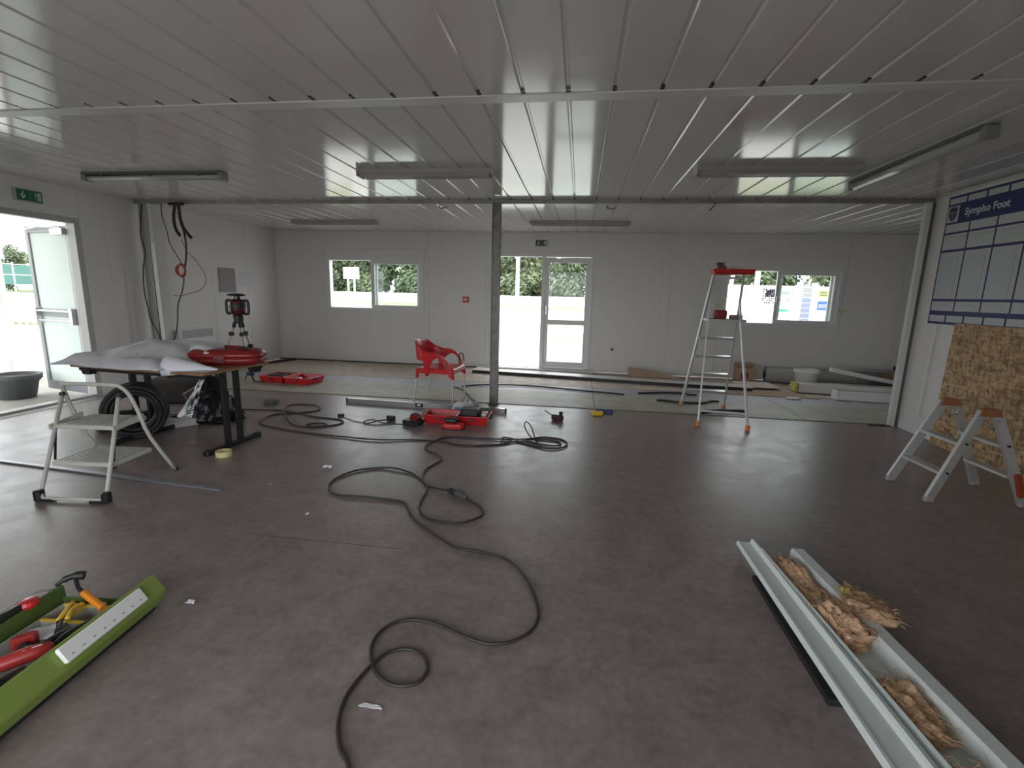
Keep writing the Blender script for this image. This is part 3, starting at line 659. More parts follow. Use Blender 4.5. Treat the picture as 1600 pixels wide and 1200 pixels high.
# ------------------------------------------------------------------ extension cords
CORD = M('cord_black', (.035, .03, .028), .5)
cordA = [(-.56, 1.0), (-0.611, 1.115), (-0.666, 1.168), (-0.716, 1.251), (-0.739, 1.349), (-0.729, 1.443), (-0.708, 1.519), (-0.674, 1.579), (-0.606, 1.608), (-0.537, 1.581), (-0.5, 1.522), (-0.511, 1.458), (-0.572, 1.428), (-0.644, 1.445), (-0.709, 1.503), (-0.751, 1.586), (-0.756, 1.671), (-0.72, 1.741), (-0.634, 1.78), (-0.514, 1.76), (-0.391, 1.706), (-0.294, 1.69), (-0.207, 1.719), (-0.136, 1.797), (-0.115, 1.905), (-0.156, 2.062), (-0.227, 2.212), (-0.327, 2.328), (-0.476, 2.373), (-0.618, 2.395), (-0.779, 2.512), (-0.943, 2.661), (-1.025, 2.772), (-1.104, 2.894), (-1.241, 2.919), (-1.431, 2.925), (-1.599, 2.924), (-1.705, 3.016), (-1.751, 3.165), (-1.682, 3.366), (-1.522, 3.471), (-1.388, 3.47), (-1.227, 3.404), (-1.087, 3.261), (-1.016, 3.118), (-0.999, 2.925), (-0.969, 2.811), (-0.884, 2.708), (-0.758, 2.67), (-0.656, 2.681), (-0.572, 2.758), (-0.552, 2.844), (-0.598, 2.942), (-0.711, 3.033)]
cordB = [(-0.863, 3.125), (-0.965, 3.151), (-1.045, 3.207), (-1.116, 3.319), (-1.152, 3.489), (-1.126, 3.628), (-1.09, 3.745), (-1.149, 3.849), (-1.277, 3.962), (-1.332, 4.043), (-1.333, 4.139), (-1.281, 4.293), (-1.214, 4.394), (-1.002, 4.419), (-0.68, 4.425), (-0.45, 4.497), (-0.295, 4.597), (-0.129, 4.568), (-0.057, 4.447), (-0.089, 4.311), (-0.221, 4.235), (-0.381, 4.306), (-0.508, 4.4), (-0.592, 4.466), (-0.678, 4.49), (-0.689, 4.402), (-0.634, 4.332), (-0.544, 4.392), (-0.429, 4.417), (-0.27, 4.35), (-0.149, 4.337), (-0.118, 4.444), (-0.22, 4.505), (-0.368, 4.494)]
cordC = [(-0.30, 4.29), (-.42, 4.33), (-0.544, 4.392), (-0.658, 4.286), (-0.878, 4.199), (-1.057, 4.18), (-1.234, 4.241), (-1.523, 4.24), (-1.814, 4.155), (-2.157, 4.174), (-2.615, 4.237), (-3.008, 4.335), (-3.255, 4.454), (-3.313, 4.6), (-3.33, 4.80), (-3.10, 4.95), (-2.97, 5.07), (-3.0, 5.2), (-3.15, 5.32), (-3.38, 5.294), (-3.42, 5.169), (-3.32, 4.966), (-3.10, 4.694), (-2.90, 4.48), (-2.70, 4.42), (-2.58, 4.46), (-2.56, 4.55), (-2.66, 4.58), (-2.76, 4.50), (-2.66, 4.44), (-2.50, 4.53), (-2.44, 4.66), (-2.54, 4.77), (-2.869, 4.82), (-3.297, 4.98), (-3.799, 4.929), (-4.184, 4.9)]
def floor_cord(name, pts, r, label, mat=CORD, sub=4):
    # keep the cord on the floor, lifting slightly where it crosses itself
    P = [(x, y, r + .0005 + .012 * max(0, noise.noise(Vector((x * 4, y * 4, 3)))) + .0) for x, y in pts]
    return tag(MB().tube(smooth_path(P, sub), r, 8).build(name, mat, smooth=True), label, 'cable')
floor_cord('extension_cord', cordA, .0075, 'black extension cord snaking through the foreground floor')
floor_cord('extension_cord', cordB, .0075, 'black extension cord from the connector to the coil by the tools')
floor_cord('extension_cord', cordC, .0075, 'black extension cord looped across the floor towards the table')
tag(MB().tube(smooth_path([(-.36, 4.46, .008), (-.42, 4.45, .06), (-.47, 4.46, .14), (-.46, 4.47, .19), (-.41, 4.46, .15), (-.37, 4.43, .06), (-.34, 4.40, .008)]), .006, 8).build('cord_loop', CORD, smooth=True), 'small black cord loop standing up from the cable coil', 'cable')
T = thing('cord_connector', 'grey plug and socket joining the two foreground cords', 'connector', (-.785, 3.08, 0), R(-32))
MB().tube([(-.10, 0, .02), (-.07, 0, .02), (-.065, 0, .02), (-.005, 0, .02)], [.010, .016, .022, .022], 12).build('plug', BLACK, T)
MB().tube([(-.005, 0, .023), (.055, 0, .023), (.06, 0, .02), (.10, 0, .02)], [.026, .026, .018, .011], 12).build('socket', M('conn_grey', (.07, .08, .08), .5), T)
floor_cord('charger_cable', [(-2.603, 4.925), (-2.451, 4.818), (-2.317, 4.739), (-2.183, 4.716), (-2.127, 4.837), (-2.051, 4.883), (-1.96, 4.822), (-2.019, 4.754), (-2.172, 4.855), (-2.247, 4.809), (-2.218, 4.682), (-2.054, 4.668), (-1.85, 4.76), (-1.72, 4.70)], .004, 'thin black charger lead beside the red toolbox')
tag(MB().rbox(-.035, -.02, 0, .035, .02, .028, .006).build('plug', BLACK, loc=(-2.60, 4.93, 0), rz=R(30)), 'small black plug at the left end of the charger lead', 'plug')
tag(MB().rbox(-.05, -.025, 0, .05, .025, .05, .01).build('plug', BLACK, loc=(-2.0, 4.90, 0), rz=R(-15)), 'black power adapter lying on the charger lead', 'plug')
floor_cord('rubber_strip', [(-1.697, 6.937), (-1.479, 7.10), (-1.117, 7.2), (-0.827, 7.25), (-0.497, 7.22), (-0.192, 7.15), (0.195, 7.05), (0.473, 7.0), (0.693, 6.92)], .012, 'long black cable on the bare floor below the glass door')
floor_cord('rubber_strip', [(-1.845, 6.897), (-1.674, 6.765), (-1.543, 6.536), (-1.406, 6.219), (-1.30, 6.03)], .008, 'short dark cable on bare floor between chair and post')
for pts, lb in (([(.908, 7.081), (1.037, 7.13), (1.302, 7.22), (1.527, 7.22), (1.671, 7.16), (1.75, 7.18)], 'black rubber strip on the grey membrane left of the ladder'), ([(1.106, 6.648), (1.20, 6.66), (1.377, 6.58), (1.675, 6.60), (1.842, 6.75), (1.95, 6.76)], 'wavy black rubber strip on the floor behind ladder front legs'), ([(2.10, 6.15), (1.765, 6.155), (1.66, 6.12), (1.56, 6.04), (1.60, 6.10), (1.73, 6.2), (2.12, 6.26)], 'folded black rubber strip between the ladder feet')):
    floor_cord('rubber_strip', pts, .014, lb, RUBBER)

# ------------------------------------------------------------------ spirit level and small tools
T = thing('spirit_level', 'long grey aluminium spirit level on the floor before the chair', 'level', (-1.83, 5.53, 0), R(-2.6))
MB().box(-1.02, -.012, 0, 1.02, .012, .008).box(-1.02, -.012, .052, 1.02, .012, .06).box(-1.02, -.008, .008, 1.02, .008, .052).build('rail', ALU, T)
MB().rbox(-1.03, -.014, 0, -1.01, .014, .062, .004).rbox(1.01, -.014, 0, 1.03, .014, .062, .004).build('end_cap', BLACK, T)
for x in (-.06,): 
    v = MB().rbox(x - .05, -.015, .01, x + .05, .015, .058, .004).build('vial_block', BLACK, T)
    MB().box(x - .02, -.017, .025, x + .02, .017, .045).build('vial', WPAPER, v)

def toolcase(label, loc, rz, w, d, h, bits):
    T = thing('open_toolbox', label, 'toolbox', loc, rz)
    def shell(x0, x1, nm):
        o_ = [(x0 + .03, -d / 2 + .03), (x1 - .03, -d / 2 + .03), (x1 - .03, d / 2 - .03), (x0 + .03, d / 2 - .03)]
        m = [(x0, -d / 2), (x1, -d / 2), (x1, d / 2), (x0, d / 2)]
        i = [(x0 + .015, -d / 2 + .015), (x1 - .015, -d / 2 + .015), (x1 - .015, d / 2 - .015), (x0 + .015, d / 2 - .015)]
        j = [(x0 + .04, -d / 2 + .04), (x1 - .04, -d / 2 + .04), (x1 - .04, d / 2 - .04), (x0 + .04, d / 2 - .04)]
        return MB().loft([[(p[0], p[1], 0) for p in o_], [(p[0], p[1], h) for p in m], [(p[0], p[1], h) for p in i], [(p[0], p[1], .012) for p in j]]).build(nm, RED, T, bevel=.006)
    shell(-w, -.004, 'lid_shell'); shell(.004, w, 'base_shell')
    MB().box(-.008, -d / 2 + .02, h - .012, .008, d / 2 - .02, h + .004).build('hinge_strip', M('pale_rim', (.62, .35, .32), .4), T)
    for x in (-w, w): MB().tube(smooth_path([(x * .98, -.06, h * .7), (x * 1.06, -.05, h * .8), (x * 1.06, .05, h * .8), (x * .98, .06, h * .7)]), .010, 6).build('handle', BLACK, T, smooth=True)
    for x in (-w * .5, w * .5): MB().rbox(x - .03, -d / 2 - .006, h * .45, x + .03, -d / 2 + .012, h * .8, .004).build('latch', DRED, T)
    for sgn, (a, b2, c_, dd_, hh, mat, nm) in bits:
        MB().rbox(a, b2, .013, c_, dd_, hh, .015).build(nm, mat, T, bevel=.006)
    return T
toolcase('open red toolbox on the bare floor behind the table', (-4.30, 6.70, 0), R(-6), .43, .42, .10, [(1, (-.36, -.1, -.1, .12, .10, BLACK, 'tool_insert')), (1, (-.3, .05, -.05, .15, .115, DRED, 'tool_insert')), (1, (.08, -.08, .18, .02, .08, ALUD, 'tool_insert')), (1, (.2, -.1, .32, .08, .07, DRED, 'tool_insert'))])
toolcase('open red toolbox with black tools in front of the chair', (-1.27, 5.0, 0), R(2), .36, .30, .10, [(1, (.04, -.08, .24, .1, .16, BLACK, 'tool_insert')), (1, (-.30, -.06, -.1, .05, .035, DRED, 'tool_insert')), (1, (.26, -.04, .33, .08, .12, ALUD, 'tool_insert'))])
T = thing('battery_charger', 'black battery charger with red battery left of the toolbox', 'charger', (-1.70, 4.78, 0), R(-15))
MB().rbox(-.10, -.08, 0, .10, .08, .06, .02).build('charger_base', BLACK, T)
MB().rbox(-.05, -.05, .055, .05, .05, .12, .012).build('battery', DRED, T); COL.objects[-1].rotation_euler.y = R(20)
T = thing('cordless_tool', 'red battery tool lying against the front of the toolbox', 'power tool', (-1.25, 4.70, 0), R(4))
MB().rbox(-.10, -.05, 0, .12, .05, .07, .025).build('body', RED, T, bevel=.008)
MB().rbox(-.09, -.035, .068, .06, .045, .12, .02).build('grip', BLACK, T, bevel=.008)
MB().box(-.11, -.055, .0, .13, .055, .012).build('base', BLACK, T)
T = thing('parts_bag', 'clear white plastic bag with blue label behind the toolbox', 'bag', (-1.26, 5.33, 0))
o = bag_mesh(.20, .10, .17, 2.2, .2, False).build('bag', M('milky_plastic', (.5, .52, .54), .2), T, smooth=True)
MB().box(-.10, -.112, .05, .08, -.108, .11).build('label_patch', M('label_blue', (.12, .22, .36), .5), T)
T = thing('power_tool', 'small dark power tool lying alone right of the post', 'power tool', (-.19, 5.30, 0), R(-20))
MB().rbox(-.07, -.035, 0, .07, .035, .07, .02).build('body', M('tool_dark', (.06, .025, .03), .4), T, bevel=.008)
MB().tube([(-.06, 0, .05), (-.17, .03, .09)], .008, 6).build('bit', ALU, T); MB().rbox(.02, -.02, .07, .06, .02, .11, .01).build('knob', BLACK, T)
tag(MB().rbox(-.07, -.03, 0, .07, .03, .05, .015).build('tape_measure', YELLOW, loc=(.27, 5.66, 0), rz=R(15)), 'small yellow tool on the floor at the edge of bare boards', 'tool')
tag(MB().rbox(-.10, -.025, 0, .10, .025, .04, .012).build('blue_knife', M('blue_plastic', (.03, .04, .16), .4), loc=(.36, 5.80, 0), rz=R(-12)), 'small dark blue tool beside the yellow one', 'tool')

# ------------------------------------------------------------------ red armchair
T = thing('red_armchair', 'red plastic armchair with slim metal legs', 'chair', (-1.755, 6.0, 0), R(-3))
def chair_shell():
    # plan path: from near front post (x=+.23,y=-.25) round the back (x=-.25) to the far front post
    path = [(.235, -.255), (.19, -.262), (.12, -.268), (.05, -.27), (-.03, -.268), (-.11, -.26), (-.18, -.235), (-.235, -.18), (-.262, -.09), (-.27, 0)]
    path = [Vector((x, y, 0)) for x, y in path]; path += [Vector((p.x, -p.y, 0)) for p in reversed(path[:-1])]
    pp = smooth_path(path, 4); n = len(pp); mid = (n - 1) / 2
    tops, bots, sock = [], [], []
    for i, p in enumerate(pp):
        t = abs(i - mid) / mid                                   # 0 at back centre, 1 at front post
        K = ((0, .80), (.12, .80), (.25, .765), (.40, .69), (.52, .66), (.66, .655), (.78, .62), (.88, .555), (.95, .48), (1, .42))
        for (ta, za), (tb, zb) in zip(K[:-1], K[1:]):
            if ta <= t <= tb: rim = za + (zb - za) * (t - ta) / (tb - ta)
        lo = .40
        if t > .90: lo = .35
        elif t > .52: q = (t - .52) / .38; lo = .45 + .15 * math.sin(math.pi * min(1, q * .9)) ** .5
        elif t > .44: lo = .36
        else: lo = .56 + .015 * math.cos(t * 6)
        tops.append(rim); bots.append(min(lo, rim - .045))
    # outward lean with height
    def pt(p, z):
        k = 1 + .16 * (z - .45); return (p.x * k - .03 * max(0, z - .45), p.y * k, z)
    mb = MB(); nv = 6
    mb.grid(lambda u, v: pt(pp[round(u * (n - 1))], bots[round(u * (n - 1))] + (tops[round(u * (n - 1))] - bots[round(u * (n - 1))]) * v), n - 1, nv)
    return mb
chair_shell().build('armrest_and_back', RED, T, smooth=True, solid=.022)
def seat(u, v):
    x = -.235 + .49 * u; y = (v - .5) * (.50 - .03 * abs(u - .5)); d = (1 - (2 * v - 1) ** 2) * .012
    return (x, y, .445 - d + (.012 if u > .9 else 0) - (.02 if u == 1 else 0))
MB().grid(seat, 14, 12).build('seat', RED, T, smooth=True, solid=.016)
MB().loft([[(-.23, -.262, z), (.25, -.262, z), (.252, .262, z), (-.23, .262, z)] for z in (.392, .44)], False).build('seat_rim', RED, T, solid=.014)
for sx, sy in ((-1, -1), (-1, 1), (1, -1), (1, 1)):
    x0, y0 = (-.215 if sx < 0 else .235), sy * .252
    MB().tube([(x0, y0, .42), (x0 + sx * .012, y0, .33)], [.022, .019], 10).build('leg_socket', RED, T)
    lg = MB().tube([(x0 + sx * .01, y0, .36), (x0 + sx * .045 * (1 if sx > 0 else 1.2) - (.03 if sx > 0 else 0), y0 + sy * .012, .0)], .0115, 10).build('leg', ALUD, T)
MB().tube(smooth_path([(.18, .25, .45), (.17, .25, .55), (.19, .25, .60), (.225, .25, .59), (.24, .25, .5)]), .008, 8).build('arm_support', BLACK, T, smooth=True)

# ------------------------------------------------------------------ platform stepladder
T = thing('platform_ladder', 'tall aluminium platform stepladder with red tool tray on top', 'ladder', (1.64, 5.9, 0))
X_, Y_ = 1.64, 5.9
def LP(x, y, z): return (x - X_, y - Y_, z)
top_z = 1.68
def stile(s, z):   # s -1 left, +1 right; climbs towards the camera
    k = z / 1.70; xa, ya = (1.40, 6.50) if s < 0 else (1.93, 6.46); xb, yb = (1.485, 5.82) if s < 0 else (1.80, 5.80)
    return LP(xa + (xb - xa) * k, ya + (yb - ya) * k, z)
for s in (-1, 1):
    MB().bar(stile(s, .03), stile(s, top_z), .022, .045).build('stile', ALUD, T)
    fx = stile(s, 0); MB().rbox(fx[0] - .022, fx[1] - .03, 0, fx[0] + .022, fx[1] + .03, .055, .008).build('foot', ORANGE, T)
MB().bar(stile(-1, top_z - .045), stile(1, top_z - .045), .02, .025).build('top_bar', ALUD, T)
for k in range(4):
    z = .235 * (k + 1)
    a_, b2 = Vector(stile(-1, z)), Vector(stile(1, z))
    MB().box(a_.x, min(a_.y, b2.y) - .05, z - .02, b2.x, a_.y + .035, z + .004).build('step', ALU, T)
zp = 1.175
a_, b2 = Vector(stile(-1, zp)), Vector(stile(1, zp))
MB().box(a_.x - .0, b2.y - .24, zp - .03, b2.x + .03, b2.y + .04, zp).build('platform', ALUD, T, bevel=.004)
for s in (-1, 1):
    xf, yf = (1.365, 5.42) if s < 0 else (1.87, 5.35); xt, yt = (1.475, 5.86) if s < 0 else (1.795, 5.84)
    MB().bar(LP(xf, yf, .03), LP(xt, yt, 1.36), .018, .034).build('support_leg', M('light_aluminium', (.72, .72, .73), .4, .3), T)
    f = LP(xf, yf, 0); MB().rbox(f[0] - .02, f[1] - .028, 0, f[0] + .02, f[1] + .028, .06, .008).build('foot', ORANGE, T)
MB().bar(LP(1.378, 5.48, .165), LP(1.862, 5.42, .165), .012, .02).build('support_brace', ALUD, T)
tr = MB().loft([[LP(x, y, z) for x, y in ((1.44 - d, 5.66), (1.87 + d, 5.66), (1.84 + d, 5.90), (1.46 - d, 5.90))] for z, d in ((1.665, -.012), (1.725, .01))]).build('tool_tray', RED, T, bevel=.006)
MB().box(*LP(1.46, 5.655, 1.675), *LP(1.83, 5.659, 1.682)).build('tray_lip', DRED, tr)
T2 = thing('small_tool', 'brown-red hand tool lying on the ladder tray', 'tool', (1.55, 5.78, 1.725))
MB().rbox(-.045, -.04, 0, .045, .04, .04, .015).build('body', M('tool_brown', (.20, .07, .05), .5), T2); MB().rbox(-.06, -.02, .04, .02, .02, .075, .01).build('grip', M('tool_brown2', (.10, .07, .05), .5), T2)
tag(MB().rbox(-.05, -.03, 0, .08, .03, .035, .01).build('cloth_scrap', M('pale_cloth', (.6, .58, .5), .8), loc=(1.69, 5.78, 1.725)), 'pale rag beside the tool on the ladder tray', 'rag')
T2 = thing('small_tool', 'red power tool lying on the ladder platform', 'tool', (1.61, 5.86, zp))
MB().rbox(-.08, -.06, 0, .06, .04, .10, .02).build('body', M('tool_red', (.26, .03, .03), .45), T2, bevel=.006)
tag(MB().rbox(-.06, -.04, 0, .08, .03, .05, .015).build('grey_tool', M('tool_grey', (.2, .2, .2), .5), loc=(1.76, 5.84, zp)), 'grey tool on the right of the ladder platform', 'tool')

# ------------------------------------------------------------------ double-sided trestle ladder
T = thing('trestle_ladder', 'low double-sided aluminium stepladder with orange hinges', 'ladder', (2.86, 3.86, 0), R(2))
TH = .67
for sx in (-1, 1):
    for sy in (-1, 1):
        st = MB().bar((sx * .31, sy * .205, .02), (sx * .045, sy * .175, TH), .026, .06).build('stile', ALUD, T)
        MB().rbox(sx * .31 - .03, sy * .205 - .02, 0, sx * .31 + .03, sy * .205 + .02, .04, .008).build('foot', M('grey_foot', (.45, .42, .40), .6), st)
        for z in (.22, .44): MB().lathe([(.008, 0), (.008, .016), (.003, .018)], 8, Matrix.Translation((sx * (.31 - .265 * z / TH), sy * .205 + sy * .0, z)) @ Matrix.Rotation(-sy * R(90), 4, 'X')).build('rivet', BLACK, st)
    for z, ww in ((.22, .19), (.44, .185)):
        xc = sx * (.31 - .265 * z / TH)
        MB().box(xc - .04, -ww, z - .02, xc + .04, ww, z + .0).build('step', ALUD, T)
for sy in (-1, 1):
    MB().loft([[(sx_ * .075, sy * .175 + d, z) for sx_, d, z in ((-1, -.022, TH - .03), (1, -.022, TH - .03), (.8, -.018, TH + .02), (.2, -.018, TH + .03), (0, -.018, TH + .012), (-.2, -.018, TH + .03), (-.8, -.018, TH + .02))], [(sx_ * .075, sy * .175 + d, z) for sx_, d, z in ((-1, .022, TH - .03), (1, .022, TH - .03), (.8, .018, TH + .02), (.2, .018, TH + .03), (0, .018, TH + .012), (-.2, .018, TH + .03), (-.8, .018, TH + .02))]]).build('hinge', M('orange_brown', (.36, .14, .07), .5), T)
    MB().tube(smooth_path([(-.05, sy * .17 - .03, TH - .05), (-.02, sy * .17 - .035, TH - .09), (.02, sy * .17 - .035, TH - .09), (.05, sy * .17 - .03, TH - .05)]), .006, 6).build('spring_catch', ALU, T)
MB().bar((.31 * .45 + .045 * .55 + .06, -.205, .24), (.31 * .85 + .045 * .15 - .0, -.214, .08), .03, .064).build('red_sleeve', M('red_sticker', (.35, .06, .03), .5), T)

# ------------------------------------------------------------------ wall profiles with mineral wool (right foreground)
prA = [(.0, .0), (.0, .105), (.006, .105), (.010, .06), (.012, .045), (.028, .045), (.028, .06), (.118, .06), (.118, .05), (.140, .05), (.140, .085), (.146, .085), (.146, .0)]
def profile(label, pts, y0, y1, loc, rz, name='metal_profile'):
    T = thing(name, label, 'profile', loc, rz)
    mb = MB()
    n = len(pts)
    mb.grid(lambda u, v: (pts[round(u * (n - 1))][0], y0 + (y1 - y0) * v, pts[round(u * (n - 1))][1]), n - 1, 1)
    mb.build('folded_sheet', PROFW, T, solid=.003)
    return T
def tapered(label, pts, y0, y1, k1, loc, rz):
    T = thing('metal_profile', label, 'profile', loc, rz); mb = MB(); n = len(pts)
    mb.grid(lambda u, v: (pts[round(u * (n - 1))][0] * (1 + (k1 - 1) * v), y0 + (y1 - y0) * v, pts[round(u * (n - 1))][1]), n - 1, 1)
    mb.build('folded_sheet', PROFW, T, solid=.002)
    MB().bar((.135, .0, .079), (.135 * k1, y1, .079), .006, .004).build('pale_edge', M('edge_pale', (.72, .74, .70), .4), T)
tapered('white folded metal profile on the left of the pair', [(.055, .0), (.05, .028), (.0, .044), (.012, .062), (.024, .062), (.030, .056), (.118, .056), (.124, .068), (.134, .078), (.150, .078), (.156, .05), (.156, .0)], 0, 1.72, .62, (.965, .94, .0), R(.8))
profile('white channel filled with brown mineral wool, right of the pair', [(-.008, .085), (0, .088), (0, .012), (.148, .012), (.152, .088), (.160, .095), (.212, .095), (.216, .03)], 0, 1.61, (1.155, .94, 0), R(4.3))
tag(MB().prism([(0, 0), (.05, 0), (.05, .024), (.0, .026)], 1.60, 2.37, 'y').build('rubber_bar', RUBBER, loc=(.935, 0, 0), rz=0), 'black rubber bar on floor along the white profile', 'bar')
def wool(label, x, y, rx, ry, rz_, z, seed, rot=0, mat=WOOL, name='mineral_wool', fibres=70):
    def f(u, v):
        q = 2 * math.pi * u; ph = math.pi * v
        d = Vector((math.cos(q) * math.sin(ph), math.sin(q) * math.sin(ph), -math.cos(ph)))
        e = 1 / max(abs(d.x), abs(d.y), .55) * .75
        n = noise.noise(d * 2.2 + Vector((seed, 0, 0))) * .45 + noise.noise(d * 6 + Vector((0, seed, 0))) * .22 + noise.noise(d * 15 + Vector((0, seed, 0))) * .10
        return (rx * d.x * e * (1 + n * .5), ry * d.y * e * (1 + n * .4), rz_ * (d.z + 1) * (1 + n))
    T = thing(name, label, 'insulation', (x, y, z), rot)
    MB().grid(f, 60, 34).build('wool_mass', mat, T, smooth=True)
    fb = MB(); rnd = random.Random(int(seed * 10))
    for k in range(fibres):
        a = rnd.random() * 6.28; p0 = Vector((rx * .85 * rnd.uniform(-1, 1), ry * .92 * rnd.uniform(-1, 1), rz_ * rnd.uniform(1.3, 2.0)))
        p1 = p0 + Vector((math.cos(a), math.sin(a), rnd.uniform(.0, .7))) * rnd.uniform(.01, .035); p2 = p1 + Vector((math.cos(a + 1), math.sin(a + 1), -.4)) * rnd.uniform(.01, .025)
        fb.tube([p0, p1, p2], rnd.choice((.0007, .001, .0016)), 4)
    o = fb.build('loose_fibres', M('fibre', (.55, .38, .24), .9), T); o['kind'] = 'stuff'
wool('long brown mineral wool strip in the far half of the channel', 1.132, 2.27, .068, .27, .036, .014, 1.3, R(4.3), fibres=160)
wool('brown mineral wool lump spilling out of the channel middle', 1.16, 1.96, .075, .12, .050, .014, 5.1, R(8), fibres=110)
wool('ragged brown wool tuft hanging over the channel outer edge', 1.285, 2.03, .11, .065, .030, .07, 9.4, R(-12), fibres=110)
wool('ragged wool flap with a yellow patch on dark floor', 1.325, 2.16, .035, .10, .028, .05, 11.7, R(38), fibres=50)
wool('brown mineral wool block in the near half of the channel', 1.182, 1.56, .066, .145, .032, .014, 3.6, R(4.3), fibres=130)
wool('brown mineral wool lump in the bottom right corner', 1.21, 1.24, .066, .12, .034, .014, 8.8, R(4.3), fibres=110)
wool('small yellow wool tuft beside the spilled brown wool', 1.25, 2.15, .022, .03, .018, .09, 2.8, 0, WOOLY, fibres=12)
tag(MB().tube([(1.13, 1.80, .018), (1.24, 1.74, .03)], .0015, 5).tube([(1.12, 1.84, .018), (1.20, 1.85, .02)], .0012, 5).build('straw', M('straw', (.6, .52, .38), .8)), 'thin pale straws lying on the empty part of the channel', 'straw')
# ------------------------------------------------------------------ green toolbox (left foreground)
T = thing('green_toolbox', 'long green and black open toolbox full of hand tools', 'toolbox', (-1.59, 0, 0), R(6))
def sheet(pts, y0, y1, name, mat, parent, solid=.004):
    n = len(pts); mb = MB()
    mb.grid(lambda u, v: (pts[round(u * (n - 1))][0], y0 + (y1 - y0) * v, pts[round(u * (n - 1))][1]), n - 1, 1)
    return mb.build(name, mat, parent, solid=solid, bevel=.0015)
MB().prism([(-.33, 0), (-.02, 0), (-.004, .012), (-.004, .032), (-.345, .032), (-.345, .012)], .80, 1.66, 'y').build('black_base', BLACK, T, bevel=.004)
sheet([(0, .03), (.014, .072), (.013, .082), (-.030, .146), (-.038, .148), (-.042, .140)], .80, 1.70, 'front_lid', GREEN, T)
MB().prism([(0, .03), (.014, .075), (-.030, .147), (-.040, .03)], 1.694, 1.702, 'y').build('lid_end', GREEN, T)
sheet([(-.33, .03), (-.34, .148), (-.352, .150), (-.352, .135)], .80, 1.60, 'rear_wall', DGREEN, T)
for q in (1.58, .80): MB().box(-.33, q, .03, -.042, q + .006, .11).build('end_wall', DGREEN, T)
MB().tube(smooth_path([(-.345, 1.28, .15), (-.36, 1.33, .175), (-.355, 1.48, .185), (-.345, 1.56, .155)]), .004, 6).build('wire_handle', ALUD, T, smooth=True)
TT = thing('organiser_tray', 'grey tray with yellow dividers inside the green toolbox', 'tray', (-1.925, 1.40, .032), R(4)); TT.scale.x = .92
MB().box(-.12, -.20, 0, .12, .12, .004).build('tray_floor', M('tray_grey', (.25, .25, .24), .5), TT)
MB().box(-.125, -.20, 0, -.12, .12, .07).build('tray_wall', M('tray_wall_grey', (.46, .47, .45), .5), TT)
for (x0, y0, x1, y1) in ((-.12, .115, .12, .122), (-.12, .02, .12, .026), (.115, -.2, .122, .12), (-.02, .02, -.014, .12)):
    MB().box(x0, y0, 0, x1, y1, .062).build('divider', M('tray_wall_grey'), TT); MB().box(x0 - .002, y0 - .002, .062, x1 + .002, y1 + .002, .07).build('yellow_rim', YELLOW, TT)
# white perforated strip lying on the green lid
TT = thing('perforated_strip', 'white perforated plastic strip lying on the green lid', 'strip', (-1.707, 1.45, .096))
TT.matrix_world = Matrix.Translation((-1.59, 0, 0)) @ Matrix.Rotation(R(6), 4, 'Z') @ Matrix.Translation((-.008, 1.42, .116)) @ Matrix.Rotation(R(56), 4, 'Y')
MB().rbox(-.034, -.18, .003, .028, .18, .02, .005).build('bar', M('bright_white', (.90, .91, .90), .4), TT)
for k in range(8): MB().box(.008, -.155 + k * .043, .0195, .012, -.145 + k * .043, .0205).build('slot', M('slot_grey', (.25, .27, .25), .5), TT)
TT = thing('claw_hammer', 'hammer with orange grip and dark head in the toolbox', 'hammer', (-1.975, 1.54, .135), R(-20))
MB().tube([(-.01, 0, .0), (.15, 0, -.015)], .014, 8).build('grip', M('orange_grip', (.80, .25, .02), .45), TT); 
MB().tube(smooth_path([(-.02, 0, 0), (-.06, 0, .01), (-.12, .015, .03)]), .008, 8).build('shaft', DSTEEL, TT)
MB().tube(smooth_path([(-.10, .04, .03), (-.12, .015, .035), (-.135, -.01, .03), (-.15, -.04, .01)]), [.018] * 6 + [.014] * 6 + [.008] * 4, 8).build('head', DSTEEL, TT, smooth=True)
TT = thing('snap_cutter', 'yellow and black snips lying across the grey tray', 'cutter', (-1.93, 1.42, .12), R(126))
MB().tube(smooth_path([(.10, .0, .0), (.04, .005, .005), (-.02, .015, .0)]), .009, 8).build('handle', YELLOW, TT, smooth=True)
MB().tube(smooth_path([(.09, -.03, -.01), (.04, -.012, .0), (-.02, -.012, .0)]), .009, 8).build('handle', YELLOW, TT, smooth=True)
MB().tube(smooth_path([(-.02, .01, 0), (-.08, -.005, 0), (-.15, -.01, -.02)]), [.011] * 5 + [.014] * 4 + [.02] * 2, 8, .6).build('jaw', BLACK, TT, smooth=True)
TT = thing('black_pliers', 'black-handled pliers in front of the grey tray', 'pliers', (-1.835, 1.36, .11), R(85))
MB().tube(smooth_path([(-.09, .02, 0), (-.03, .012, .01), (.03, 0, .0), (.07, -.005, 0)]), .011, 8).build('handle', BLACK, TT, smooth=True)
MB().tube(smooth_path([(-.09, -.025, 0), (-.03, -.015, .01), (.03, 0, .0)]), .011, 8).build('handle', BLACK, TT, smooth=True)
TT = thing('red_drill', 'red and black cordless drill at the toolbox left end', 'drill', (-1.86, 1.225, .115), R(50)); TT.scale = (.82, .82, .82)
MB().tube([(-.10, 0, .0), (-.06, 0, .0), (.02, 0, .005), (.08, 0, .0), (.095, 0, .0)], [.024, .032, .034, .03, .018], 14).build('body', M('drill_red', (.36, .03, .03), .35), TT, smooth=True)
MB().tube([(-.155, 0, 0), (-.10, 0, 0)], [.014, .024], 12).build('chuck', BLACK, TT)
MB().tube(smooth_path([(.02, 0, 0), (.0, .07, -.01), (-.01, .13, -.02)]), .02, 10).build('grip', BLACK, TT, smooth=True)
